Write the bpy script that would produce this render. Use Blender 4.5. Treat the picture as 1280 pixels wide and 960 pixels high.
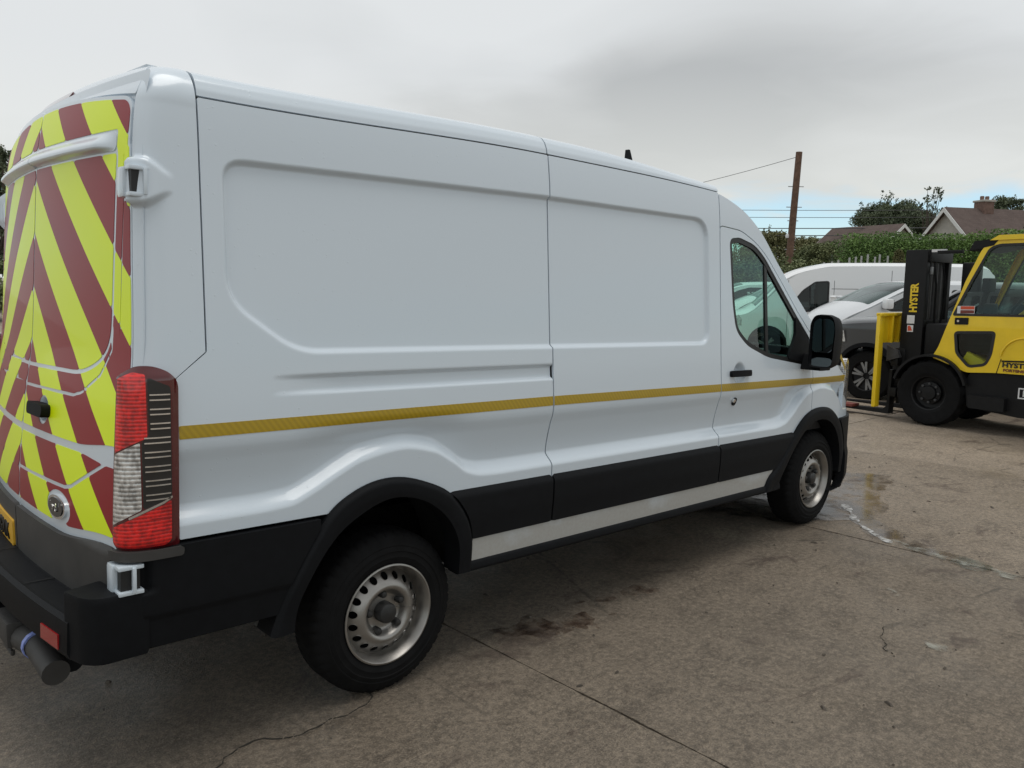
import bpy, bmesh, math, random
import numpy as np
from mathutils import Matrix, Vector

for o in list(bpy.data.objects): bpy.data.objects.remove(o)
SC = bpy.context.scene
COL = SC.collection
R = math.radians

# ---------------------------------------------------------------- camera
CAM = np.array([-1.86852, -3.72629, 1.73942]); YAW, PIT, ROL = 0.819229, -0.122785, 0.0136653; FPX = 1011.735
fw = np.array([math.cos(YAW)*math.cos(PIT), math.sin(YAW)*math.cos(PIT), math.sin(PIT)])
rt = np.array([math.sin(YAW), -math.cos(YAW), 0.0]); up = np.cross(rt, fw)
rt2 = rt*math.cos(ROL) + up*math.sin(ROL); up2 = -rt*math.sin(ROL) + up*math.cos(ROL)
cd = bpy.data.cameras.new('camera'); cam = bpy.data.objects.new('camera', cd); COL.objects.link(cam)
cam.matrix_world = Matrix(((rt2[0], up2[0], -fw[0], CAM[0]), (rt2[1], up2[1], -fw[1], CAM[1]), (rt2[2], up2[2], -fw[2], CAM[2]), (0, 0, 0, 1)))
cd.sensor_width = 36; cd.lens = FPX/1280*36; cd.clip_start = 0.05; cd.clip_end = 3000
SC.camera = cam
SC.render.resolution_x, SC.render.resolution_y = 1024, 768
SC.view_settings.view_transform = 'Standard'; SC.view_settings.look = 'None'
SC.view_settings.exposure = 0.0; SC.view_settings.gamma = 1.0

# ---------------------------------------------------------------- sky
SUN_EL, SUN_AZ = R(83), R(-62)          # azimuth of the sun measured from +X towards +Y
world = bpy.data.worlds.new('World'); SC.world = world; world.use_nodes = True
nt = world.node_tree; N = nt.nodes; L = nt.links
for n in list(N): N.remove(n)
def wn(t, **k):
    n = N.new(t)
    for a, b in k.items(): setattr(n, a, b)
    return n
def wmath(op, a, b=None, clamp=False):
    n = wn('ShaderNodeMath', operation=op, use_clamp=clamp)
    for i, v in enumerate((a, b)):
        if v is None: continue
        if isinstance(v, (int, float)): n.inputs[i].default_value = v
        else: L.new(v, n.inputs[i])
    return n.outputs[0]
def wramp(fac, pts):
    n = wn('ShaderNodeValToRGB'); el = n.color_ramp.elements
    while len(el) < len(pts): el.new(0.5)
    for e, (q, c) in zip(el, pts): e.position = q; e.color = (c[0], c[1], c[2], 1) if not isinstance(c, (int, float)) else (c, c, c, 1)
    L.new(fac, n.inputs[0]); return n.outputs[0]
sky = wn('ShaderNodeTexSky', sky_type='NISHITA', sun_disc=False)
sky.sun_elevation = SUN_EL; sky.sun_rotation = R(90) - SUN_AZ
sky.air_density = 1.0; sky.dust_density = 0.6; sky.altitude = 60
tc = wn('ShaderNodeTexCoord'); sep = wn('ShaderNodeSeparateXYZ'); L.new(tc.outputs['Generated'], sep.inputs[0])
zz = wmath('MAXIMUM', sep.outputs[2], 0.0)
den = wmath('ADD', zz, 0.10)
cx = wmath('DIVIDE', sep.outputs[0], den); cy = wmath('DIVIDE', sep.outputs[1], den)
cb = wn('ShaderNodeCombineXYZ'); L.new(cx, cb.inputs[0]); L.new(cy, cb.inputs[1])
def wnoise(scale, detail, rough, dist=0.0, off=(0, 0, 0)):
    m = wn('ShaderNodeMapping'); m.inputs['Location'].default_value = off; L.new(cb.outputs[0], m.inputs[0])
    n = wn('ShaderNodeTexNoise'); L.new(m.outputs[0], n.inputs['Vector'])
    n.inputs['Scale'].default_value = scale; n.inputs['Detail'].default_value = detail
    n.inputs['Roughness'].default_value = rough; n.inputs['Distortion'].default_value = dist
    return n.outputs[0]
SKO = (-10.68, -10.77, -2.81)
n1 = wnoise(0.42, 3, 0.45, 0.5, SKO); n2 = wnoise(1.5, 5, 0.5, 0.7, (7.3, 4.4, 2)); n3 = wnoise(0.9, 4, 0.5, 0.3, (1.3, 9.2, 5))
tone = wmath('ADD', wmath('MULTIPLY', n1, 0.84), wmath('MULTIPLY', n2, 0.16))
CLOUD = 1.0
cloudcol = wramp(tone, [(0.36, (4.9, 5.1, 5.2)), (0.45, (5.9, 6.1, 6.2)), (0.53, (7.0, 7.25, 7.4)), (0.62, (7.55, 7.8, 7.95))])
# bright strip of thin cloud low down, and breaks in the cloud just above the horizon, all round
lowb = wramp(wmath('ADD', zz, wmath('MULTIPLY', wmath('SUBTRACT', n2, 0.5), 0.10)), [(0.03, 0.0), (0.055, 1.0), (0.095, 1.0), (0.118, 0.0)])
brk = wramp(wmath('ADD', wmath('MULTIPLY', n3, 0.6), wmath('MULTIPLY', n2, 0.4)), [(0.40, 0.35), (0.50, 1.0)])
clear = wmath('MULTIPLY', lowb, brk, True)
low2 = wramp(zz, [(0.0, 1.0), (0.10, 0.85), (0.24, 0.0)])
mixl = wn('ShaderNodeMix', data_type='RGBA'); L.new(wmath('MULTIPLY', low2, 0.75), mixl.inputs[0])
L.new(cloudcol, mixl.inputs[6]); mixl.inputs[7].default_value = (8.3, 8.5, 8.1, 1)
skyb = wn('ShaderNodeMix', data_type='RGBA', blend_type='MULTIPLY'); skyb.inputs[0].default_value = 1.0
L.new(sky.outputs[0], skyb.inputs[6]); skyb.inputs[7].default_value = (1.15, 1.55, 1.75, 1)
mx = wn('ShaderNodeMix', data_type='RGBA'); L.new(wmath('MULTIPLY', clear, 0.62), mx.inputs[0])
L.new(mixl.outputs[2], mx.inputs[6]); L.new(skyb.outputs[2], mx.inputs[7])
bg = wn('ShaderNodeBackground'); bg.inputs[1].default_value = 0.1; L.new(mx.outputs[2], bg.inputs[0])
wo = wn('ShaderNodeOutputWorld'); L.new(bg.outputs[0], wo.inputs[0])

sd = bpy.data.lights.new('sun', 'SUN'); sd.energy = 1.5; sd.angle = R(40); sd.color = (1.0, 0.97, 0.92)
so = bpy.data.objects.new('sun', sd); COL.objects.link(so)
sdir = Vector((math.cos(SUN_EL)*math.cos(SUN_AZ), math.cos(SUN_EL)*math.sin(SUN_AZ), math.sin(SUN_EL)))
so.rotation_euler = sdir.to_track_quat('Z', 'Y').to_euler(); so.location = (0, 0, 30)

# ---------------------------------------------------------------- materials
class MT:
    def __init__(s, name):
        s.m = bpy.data.materials.new(name); s.m.use_nodes = True
        s.t = s.m.node_tree; s.N = s.t.nodes; s.L = s.t.links; s.b = s.N['Principled BSDF']
        s.tc = None
    def set(s, **k):
        for a, v in k.items():
            i = s.b.inputs[a.replace('_', ' ')]
            if hasattr(v, 'links') or hasattr(v, 'is_output'): s.L.new(v, i)
            elif isinstance(v, tuple): i.default_value = (v[0], v[1], v[2], 1)
            else: i.default_value = v
        return s
    def co(s, scale=(1, 1, 1), loc=(0, 0, 0), kind='Object', rot=(0, 0, 0)):
        t = s.N.new('ShaderNodeTexCoord'); m = s.N.new('ShaderNodeMapping')
        m.inputs['Scale'].default_value = scale; m.inputs['Location'].default_value = loc; m.inputs['Rotation'].default_value = rot
        s.L.new(t.outputs[kind], m.inputs[0]); return m.outputs[0]
    def noise(s, vec, scale, detail=4, rough=.55, dist=0):
        n = s.N.new('ShaderNodeTexNoise'); s.L.new(vec, n.inputs['Vector'])
        for a, v in (('Scale', scale), ('Detail', detail), ('Roughness', rough), ('Distortion', dist)): n.inputs[a].default_value = v
        return n.outputs[0]
    def vor(s, vec, scale, feature='F1', out=0):
        n = s.N.new('ShaderNodeTexVoronoi'); n.feature = feature; s.L.new(vec, n.inputs['Vector']); n.inputs['Scale'].default_value = scale
        return n.outputs[out]
    def wave(s, vec, scale, dist=0, prof='SIN', direction='X'):
        n = s.N.new('ShaderNodeTexWave'); n.wave_profile = prof; n.bands_direction = direction; s.L.new(vec, n.inputs['Vector'])
        n.inputs['Scale'].default_value = scale; n.inputs['Distortion'].default_value = dist; return n.outputs[1]
    def ramp(s, fac, pts, inter='LINEAR'):
        n = s.N.new('ShaderNodeValToRGB'); n.color_ramp.interpolation = inter; el = n.color_ramp.elements
        while len(el) < len(pts): el.new(.5)
        for e, (q, c) in zip(el, pts):
            e.position = q; e.color = (c, c, c, 1) if isinstance(c, (int, float)) else (c[0], c[1], c[2], 1)
        s.L.new(fac, n.inputs[0]); return n.outputs[0]
    def math(s, op, a, b=0.0):
        n = s.N.new('ShaderNodeMath'); n.operation = op
        for i, v in enumerate((a, b)):
            if isinstance(v, (int, float)): n.inputs[i].default_value = v
            else: s.L.new(v, n.inputs[i])
        return n.outputs[0]
    def mix(s, f, a, b, mode='MIX'):
        n = s.N.new('ShaderNodeMix'); n.data_type = 'RGBA'; n.blend_type = mode
        for i, v in ((0, f), (6, a), (7, b)):
            if isinstance(v, (int, float)): n.inputs[i].default_value = v
            elif isinstance(v, tuple): n.inputs[i].default_value = (v[0], v[1], v[2], 1)
            else: s.L.new(v, n.inputs[i])
        return n.outputs[2]
    def bump(s, h, strength=.3, dist=.01):
        n = s.N.new('ShaderNodeBump'); n.inputs['Strength'].default_value = strength; n.inputs['Distance'].default_value = dist
        s.L.new(h, n.inputs['Height']); s.L.new(n.outputs[0], s.b.inputs['Normal']); return s
def simple(name, col, rough=.5, metal=0.0, coat=0.0, spec=.5, var=0.0, vscale=20, bumpk=0, bscale=200):
    t = MT(name); t.set(Roughness=rough, Metallic=metal, Coat_Weight=coat, Coat_Roughness=.03, Specular_IOR_Level=spec)
    v = t.co()
    if var:
        f = t.noise(v, vscale); a = tuple(c*(1-var) for c in col); b = tuple(min(1, c*(1+var)) for c in col)
        t.set(Base_Color=t.ramp(f, [(.3, a), (.7, b)]))
    else: t.set(Base_Color=col)
    if bumpk: t.bump(t.noise(v, bscale, 2), bumpk, .002)
    return t.m
M = {}
def paint(name, col, dirt=(.36, .33, .28), amount=.25, drops=True):
    t = MT(name); v = t.co()
    low = t.noise(v, 2.2, 5, .6)
    sx = t.N.new('ShaderNodeSeparateXYZ'); t.L.new(v, sx.inputs[0])
    h = t.ramp(t.math('ADD', t.math('MULTIPLY', sx.outputs[2], .5), t.math('MULTIPLY', t.math('SUBTRACT', low, .5), .25)), [(.27, 1.0), (.36, .10), (.9, .04)])
    fine = t.noise(v, 60, 3, .6)
    k = t.math('MULTIPLY', h, t.math('MULTIPLY', t.ramp(fine, [(.3, .88), (.7, 1.0)]), amount))
    t.set(Base_Color=t.mix(k, col, dirt), Roughness=.25, Coat_Weight=.6, Coat_Roughness=.09, Specular_IOR_Level=.5)
    if drops:
        d = t.vor(v, 55); c = t.vor(v, 55, out=1)
        sc = t.N.new('ShaderNodeSeparateColor'); t.L.new(c, sc.inputs[0])
        pick = t.ramp(sc.outputs[0], [(.90, 0.0), (.93, 1.0)])
        dot = t.ramp(d, [(.12, 1.0), (.24, 0.0)])
        t.bump(t.math('MULTIPLY', pick, dot), .35, .0016)
    return t.m
M['white'] = paint('white_paint', (.63, .705, .775), amount=.8)
M['white_far'] = paint('white_paint_plain', (.78, .79, .80), amount=.15, drops=False)
M['silver'] = paint('silver_paint', (.58, .60, .62), amount=.1, drops=False)
M['grey_paint'] = paint('grey_paint', (.035, .038, .042), amount=.12, drops=False)
M['black_plastic'] = simple('black_plastic', (.0050, .0056, .0070), .62, spec=.16, var=.15, bumpk=.25, bscale=420)
M['grey_plastic'] = simple('grey_plastic', (.040, .038, .036), .6, var=.2, vscale=8, bumpk=.3, bscale=500)
M['gloss_black'] = simple('gloss_black', (.012, .012, .013), .12, coat=.4)
M['rubber'] = simple('rubber', (.0065, .0065, .0068), .8, spec=.16, var=.25, vscale=14, bumpk=.3, bscale=120)
M['seal'] = simple('seal_rubber', (.012, .012, .012), .5)
M['dark'] = simple('dark_void', (.008, .008, .008), .9)
M['under'] = simple('underbody', (.005, .005, .0045), .9, spec=.1, var=.3)
M['steel'] = simple('wheel_steel', (.33, .315, .295), .36, metal=.85, var=.15, vscale=9)
M['bolt'] = simple('bolt_black', (.02, .02, .02), .45)
M['chrome'] = simple('chrome', (.85, .85, .85), .08, metal=1.0)
M['plain_steel'] = simple('plain_steel', (.35, .34, .33), .4, metal=.8, var=.2)
M['yellow_fl'] = simple('fluorescent_yellow', (.80, .97, .0), .4, coat=.15)
M['red_fl'] = simple('reflective_red', (.27, .006, .012), .4, coat=.15, spec=.35)
t = MT('reflective_tape'); v = t.co(); w = t.wave(t.co((1, 0, 1), rot=(0, R(35), 0)), 16, 0); n = t.noise(v, 30)
t.set(Base_Color=t.mix(t.math('MULTIPLY', w, .5), (.42, .28, .004), (.28, .185, .003)), Roughness=.35, Coat_Weight=.3)
M['tape'] = t.m
M['plate'] = simple('plate_yellow', (.78, .44, .04), .4)
M['ink'] = simple('ink_black', (.012, .012, .012), .5)
def lampmat(name, a, b, metal, sc):
    t = MT(name); v = t.co(); w = t.wave(v, sc, 0, 'SIN', 'Z'); n = t.noise(t.co((1, 1, .5)), 30, 3, .6); f = t.vor(t.co((1, 1, .6)), 70)
    k = t.math('ADD', t.math('ADD', t.math('MULTIPLY', w, .18), t.math('MULTIPLY', n, .7)), t.math('MULTIPLY', f, .2))
    t.set(Base_Color=t.ramp(k, [(.40, a), (.66, b)]), Roughness=.22, Metallic=metal, Coat_Weight=1.0, Coat_Roughness=.03); t.bump(k, .5, .006); return t.m
M['lamp_red'] = lampmat('lamp_red', (.30, .002, .004), (.85, .012, .010), 0, 26)
M['lamp_dark_red'] = simple('lamp_dark_red', (.085, .004, .006), .12, coat=1.0)
M['lamp_clear'] = lampmat('lamp_clear', (.22, .21, .20), (.80, .78, .76), .55, 22)
M['lamp_dark'] = simple('lamp_dark', (.030, .028, .026), .3, spec=.25, coat=.25)
M['reflector'] = simple('reflector_red', (.32, .01, .012), .2, coat=.6)
M['blue'] = simple('blue_plastic', (.25, .32, .7), .4)
M['cloth'] = simple('seat_cloth', (.028, .028, .030), .9, var=.2, vscale=60)
M['dash'] = simple('dashboard', (.022, .022, .023), .7)
M['grey_metal'] = simple('bulkhead_grey', (.22, .23, .23), .6)
def glass(name, tint, rough=0.0, refl=.08):
    m = bpy.data.materials.new(name); m.use_nodes = True; n = m.node_tree.nodes; l = m.node_tree.links
    for q in list(n): n.remove(q)
    tr = n.new('ShaderNodeBsdfTransparent'); tr.inputs[0].default_value = (*tint, 1)
    gl = n.new('ShaderNodeBsdfGlossy'); gl.inputs[0].default_value = (.9, .95, .95, 1); gl.inputs[1].default_value = rough
    fr = n.new('ShaderNodeFresnel'); ge = n.new('ShaderNodeNewGeometry'); io = n.new('ShaderNodeMath'); io.operation = 'MULTIPLY_ADD'; io.inputs[1].default_value = 1/1.5-1.5; io.inputs[2].default_value = 1.5; l.new(ge.outputs['Backfacing'], io.inputs[0]); l.new(io.outputs[0], fr.inputs[0])
    mx = n.new('ShaderNodeMixShader'); o = n.new('ShaderNodeOutputMaterial')
    l.new(fr.outputs[0], mx.inputs[0]); l.new(tr.outputs[0], mx.inputs[1]); l.new(gl.outputs[0], mx.inputs[2]); l.new(mx.outputs[0], o.inputs[0])
    return m
M['glass'] = glass('side_glass', (.66, .88, .80))
M['glass_dark'] = glass('tinted_glass', (.16, .20, .20))
M['glass_cab'] = glass('cab_glass', (.62, .78, .72))
M['mirror'] = simple('mirror_glass', (.10, .115, .12), .03, metal=1.0)  # darkened base stands in for dark surroundings it would reflect
M['fork_yellow'] = simple('forklift_yellow', (.82, .565, .012), .38, coat=.25, var=.06, vscale=6)
M['fork_black'] = simple('forklift_black', (.0075, .0075, .008), .5, spec=.25, var=.2, vscale=10)
M['fork_grey'] = simple('forklift_grey', (.035, .035, .037), .5, var=.3, vscale=12)
M['rust'] = simple('fork_rust', (.16, .035, .025), .6, var=.4, vscale=10)
M['label_white'] = simple('label_white', (.7, .7, .7), .5)
M['label_red'] = simple('label_red', (.6, .08, .03), .5)
M['amber'] = simple('amber', (.7, .25, .02), .2, coat=.5)
M['alloy'] = simple('alloy', (.22, .22, .22), .35, metal=.6)
M['wood_pole'] = simple('pole_wood', (.13, .075, .05), .85, var=.3, vscale=5, bumpk=.4, bscale=60)
M['galv'] = simple('galvanised', (.35, .36, .37), .5, metal=.5)
M['wire'] = simple('wire_grey', (.05, .05, .055), .6)

# ---------------------------------------------------------------- mesh helpers
def obj(name, verts, faces, mat, parent=None, smooth=True, sharp=None):
    me = bpy.data.meshes.new(name)
    me.from_pydata([tuple(v) for v in verts] if not isinstance(verts, np.ndarray) else verts.tolist(), [], faces)
    me.materials.append(mat)
    if smooth: me.polygons.foreach_set('use_smooth', [True]*len(me.polygons))
    me.update()
    if sharp is not None and smooth: me.set_sharp_from_angle(angle=R(sharp))
    o = bpy.data.objects.new(name, me); COL.objects.link(o)
    if parent is not None: o.parent = parent
    return o
def tag(o, label=None, cat=None, group=None, kind=None):
    for k, v in (('label', label), ('category', cat), ('group', group), ('kind', kind)):
        if v: o[k] = v
    return o
def thing(name, label, cat, loc=(0, 0, 0), rz=0, group=None):
    o = bpy.data.objects.new(name, None); COL.objects.link(o); o.empty_display_size = .3
    o.location = loc; o.rotation_euler = (0, 0, rz); return tag(o, label, cat, group)
def copy_tree(o, parent=None):
    c = o.copy(); COL.objects.link(c); c.parent = parent
    for ch in o.children: copy_tree(ch, c)
    return c
class MB:
    """collects simple shapes into one mesh"""
    def __init__(s, xf=None): s.v = []; s.f = []; s.xf = xf
    def add(s, v, f):
        b = len(s.v); v = np.asarray(v, float)
        if s.xf is not None: v = s.xf(v)
        s.v += [tuple(q) for q in v]; s.f += [tuple(b+i for i in q) for q in f]; return s
    def box(s, x0, x1, y0, y1, z0, z1, bev=0.0, rz=0, piv=None):
        if bev > 0:
            bm = bmesh.new(); bmesh.ops.create_cube(bm, size=1)
            for q in bm.verts: q.co = Vector(((x0+x1)/2+q.co.x*(x1-x0), (y0+y1)/2+q.co.y*(y1-y0), (z0+z1)/2+q.co.z*(z1-z0)))
            bmesh.ops.bevel(bm, geom=list(bm.edges), offset=bev, segments=2, affect='EDGES', profile=.6)
            bm.verts.index_update(); v = [tuple(q.co) for q in bm.verts]; f = [[q.index for q in p.verts] for p in bm.faces]; bm.free()
        else:
            v = [(x, y, z) for x in (x0, x1) for y in (y0, y1) for z in (z0, z1)]
            f = [(0, 1, 3, 2), (4, 6, 7, 5), (0, 4, 5, 1), (2, 3, 7, 6), (0, 2, 6, 4), (1, 5, 7, 3)]
        return s.add(v, f)
    def prism(s, pts, axis, a, b):
        """polygon pts in the two other axes extruded along axis from a to b"""
        n = len(pts); v = []
        for q in (a, b):
            for u, w in pts: v.append({'y': (u, q, w), 'x': (q, u, w), 'z': (u, w, q)}[axis])
        f = [tuple(range(n))[::-1], tuple(range(n, 2*n))] + [(i, (i+1) % n, n+(i+1) % n, n+i) for i in range(n)]
        return s.add(v, f)
    def tube(s, pts, r, seg=8, closed=False):
        pts = [np.asarray(q, float) for q in pts]; n = len(pts); rr = r if isinstance(r, (list, tuple)) else [r]*n
        v = []; f = []; pu = None
        for i, q in enumerate(pts):
            d = pts[min(i+1, n-1)] - pts[max(i-1, 0)]; d = d/(np.linalg.norm(d)+1e-9)
            if pu is None:
                a = np.array([0, 0, 1.0]) if abs(d[2]) < .9 else np.array([1.0, 0, 0]); pu = np.cross(d, a)
            pu = pu - d*(pu@d); pu /= np.linalg.norm(pu)+1e-9; w = np.cross(d, pu)
            for k in range(seg):
                a = 2*math.pi*k/seg; v.append(q + rr[i]*(math.cos(a)*pu + math.sin(a)*w))
        for i in range(n-1):
            for k in range(seg): f.append((i*seg+k, i*seg+(k+1) % seg, (i+1)*seg+(k+1) % seg, (i+1)*seg+k))
        f.append(tuple(range(seg))[::-1]); f.append(tuple((n-1)*seg+k for k in range(seg)))
        return s.add(v, f)
    def lathe(s, prof, c, axis='y', seg=48, sgn=1, rfun=None):
        """prof: (radius, offset along axis)"""
        v = []; f = []; n = len(prof)
        for k in range(seg):
            a = 2*math.pi*k/seg
            for j, (r, w) in enumerate(prof):
                if rfun: r = rfun(r, w, k, j)
                if axis == 'y': v.append((c[0]+r*math.cos(a), c[1]+sgn*w, c[2]+r*math.sin(a)))
                elif axis == 'z': v.append((c[0]+r*math.cos(a), c[1]+r*math.sin(a), c[2]+sgn*w))
                else: v.append((c[0]+sgn*w, c[1]+r*math.cos(a), c[2]+r*math.sin(a)))
        for k in range(seg):
            for j in range(n-1): f.append((k*n+j, ((k+1) % seg)*n+j, ((k+1) % seg)*n+j+1, k*n+j+1))
        return s.add(v, f)
    def build(s, name, mat, parent=None, smooth=True, sharp=35): return obj(name, s.v, s.f, mat, parent, smooth, sharp)

# 2-D signed distances -----------------------------------------------------
def sbox(u, v, u0, u1, v0, v1, r=0.0):
    qx = np.abs(u-(u0+u1)/2)-(u1-u0)/2+r; qy = np.abs(v-(v0+v1)/2)-(v1-v0)/2+r
    return np.hypot(np.maximum(qx, 0), np.maximum(qy, 0))+np.minimum(np.maximum(qx, qy), 0)-r
def spoly(pts):
    P = np.asarray(pts, float); Q = np.roll(P, -1, 0)
    def f(u, v):
        u = np.asarray(u, float); v = np.asarray(v, float)
        d = np.full(u.shape, 1e9); ins = np.zeros(u.shape, bool)
        for (ax, ay), (bx, by) in zip(P, Q):
            ex, ey = bx-ax, by-ay; wx, wy = u-ax, v-ay
            t = np.clip((wx*ex+wy*ey)/(ex*ex+ey*ey+1e-12), 0, 1)
            d = np.minimum(d, (wx-ex*t)**2+(wy-ey*t)**2)
            if ay != by: ins ^= ((ay > v) != (by > v)) & (u < ex*(v-ay)/ey+ax)
        d = np.sqrt(d); return np.where(ins, -d, d)
    return f
def sline(pts):
    P = np.asarray(pts, float)
    def f(u, v):
        d = np.full(np.shape(u), 1e9)
        for (ax, ay), (bx, by) in zip(P[:-1], P[1:]):
            ex, ey = bx-ax, by-ay; t = np.clip(((u-ax)*ex+(v-ay)*ey)/(ex*ex+ey*ey+1e-12), 0, 1)
            d = np.minimum(d, np.hypot(u-ax-ex*t, v-ay-ey*t))
        return d
    return f
def rpoly(pts, r, n=7):
    """polygon with rounded corners; r may be a list"""
    P = [np.asarray(q, float) for q in pts]; out = []
    for i, q in enumerate(P):
        rr = r[i] if isinstance(r, (list, tuple)) else r
        a = P[i-1]-q; b = P[(i+1) % len(P)]-q; la, lb = np.linalg.norm(a), np.linalg.norm(b)
        if rr <= 0: out.append(tuple(q)); continue
        k = min(rr, la*.49, lb*.49); s = q+a/la*k; e = q+b/lb*k
        for j in range(n+1):
            t = j/n; out.append(tuple((1-t)**2*s+2*t*(1-t)*q+t*t*e))
    return out
def S(t): t = np.clip(t, 0, 1); return t*t*(3-2*t)
def pchip(xs, ys):
    xs = np.asarray(xs, float); ys = np.asarray(ys, float); h = np.diff(xs); d = np.diff(ys)/h; m = np.zeros(len(xs))
    m[0], m[-1] = d[0], d[-1]
    for i in range(1, len(xs)-1):
        if d[i-1]*d[i] > 0:
            w1, w2 = 2*h[i]+h[i-1], h[i]+2*h[i-1]; m[i] = (w1+w2)/(w1/d[i-1]+w2/d[i])
    def f(x):
        x = np.clip(np.asarray(x, float), xs[0], xs[-1]); i = np.clip(np.searchsorted(xs, x)-1, 0, len(h)-1)
        t = (x-xs[i])/h[i]; hh = h[i]
        return (1+2*t)*(1-t)**2*ys[i]+t*(1-t)**2*hh*m[i]+t*t*(3-2*t)*ys[i+1]+t*t*(t-1)*hh*m[i+1]
    return f
def clip(us, vs, sdf):
    U, V = np.meshgrid(us, vs, indexing='ij'); D = np.asarray(sdf(U, V), float); D = np.where(np.abs(D) < 1e-5, -1e-5, D)
    ins = D < 0; nu, nv = D.shape
    c = ins[:-1, :-1].astype(int)+ins[1:, :-1]+ins[:-1, 1:]+ins[1:, 1:]
    idx = -np.ones(D.shape, int); idx[ins] = np.arange(ins.sum())
    pts = list(zip(U[ins], V[ins])); cache = {}
    I, J = np.where(c == 4)
    F = np.stack([idx[I, J], idx[I+1, J], idx[I+1, J+1], idx[I, J+1]], 1).tolist()
    def ev(a, b):
        k = (a, b) if a < b else (b, a)
        if k not in cache:
            t = D[a]/(D[a]-D[b]); cache[k] = len(pts)
            pts.append((U[a]+t*(U[b]-U[a]), V[a]+t*(V[b]-V[a])))
        return cache[k]
    for i, j in zip(*np.where((c > 0) & (c < 4))):
        cs = ((i, j), (i+1, j), (i+1, j+1), (i, j+1)); poly = []
        for k in range(4):
            a, b = cs[k], cs[(k+1) % 4]
            if ins[a]: poly.append(int(idx[a]))
            if ins[a] != ins[b]: poly.append(ev(a, b))
        if len(poly) > 2: F.append(poly)
    return np.array(pts, float).reshape(-1, 2), F
def sheet(name, parent, mat, us, vs, sdf, fn, flange=.012, flip=False, proud=0.0, xf=None, smooth=True):
    P2, F = clip(us, vs, sdf)
    if len(P2) == 0: return None
    u, v = P2[:, 0], P2[:, 1]; P = fn(u, v); e = 1e-3
    n = np.cross(fn(u+e, v)-P, fn(u, v+e)-P); n /= np.linalg.norm(n, axis=1)[:, None]+1e-12
    if flip: n = -n; F = [q[::-1] for q in F]
    pr = proud(u, v) if callable(proud) else np.full(len(u), proud)
    P = P + n*pr[:, None]
    if flange:
        E = {}
        for q in F:
            for k in range(len(q)):
                a, b = q[k], q[(k+1) % len(q)]; E[(a, b)] = 1
        bd = [(a, b) for (a, b) in E if (b, a) not in E]
        base = len(P); mp = {}; ex = []
        for a, b in bd:
            for w in (a, b):
                if w not in mp:
                    mp[w] = base+len(ex); ex.append(P[w]); ex.append(P[w]-n[w]*flange)
        F = F + [(mp[b], mp[a], mp[a]+1, mp[b]+1) for a, b in bd]
        if ex: P = np.vstack([P, np.array(ex)])
    if xf is not None: P = xf(P)
    return obj(name, P, F, mat, parent, smooth)
def grid(a, b, d): return np.linspace(a, b, max(2, int(round((b-a)/d))+1))
_font = None
def text(name, s, size, mat, parent, mtx, depth=.002, align='LEFT', sx=1.0, bold=0.0):
    cu = bpy.data.curves.new(name, 'FONT'); cu.body = s; cu.size = size; cu.align_x = align; cu.extrude = depth; cu.offset = bold; cu.resolution_u = 3
    o = bpy.data.objects.new(name, cu); COL.objects.link(o); bpy.context.view_layer.update()
    me = bpy.data.meshes.new_from_object(o.evaluated_get(bpy.context.evaluated_depsgraph_get()))
    bpy.data.objects.remove(o)
    me.transform(Matrix(mtx) @ Matrix.Diagonal((sx, 1, 1, 1))); me.materials.clear(); me.materials.append(mat)
    o = bpy.data.objects.new(name, me); COL.objects.link(o); o.parent = parent; return o
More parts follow.
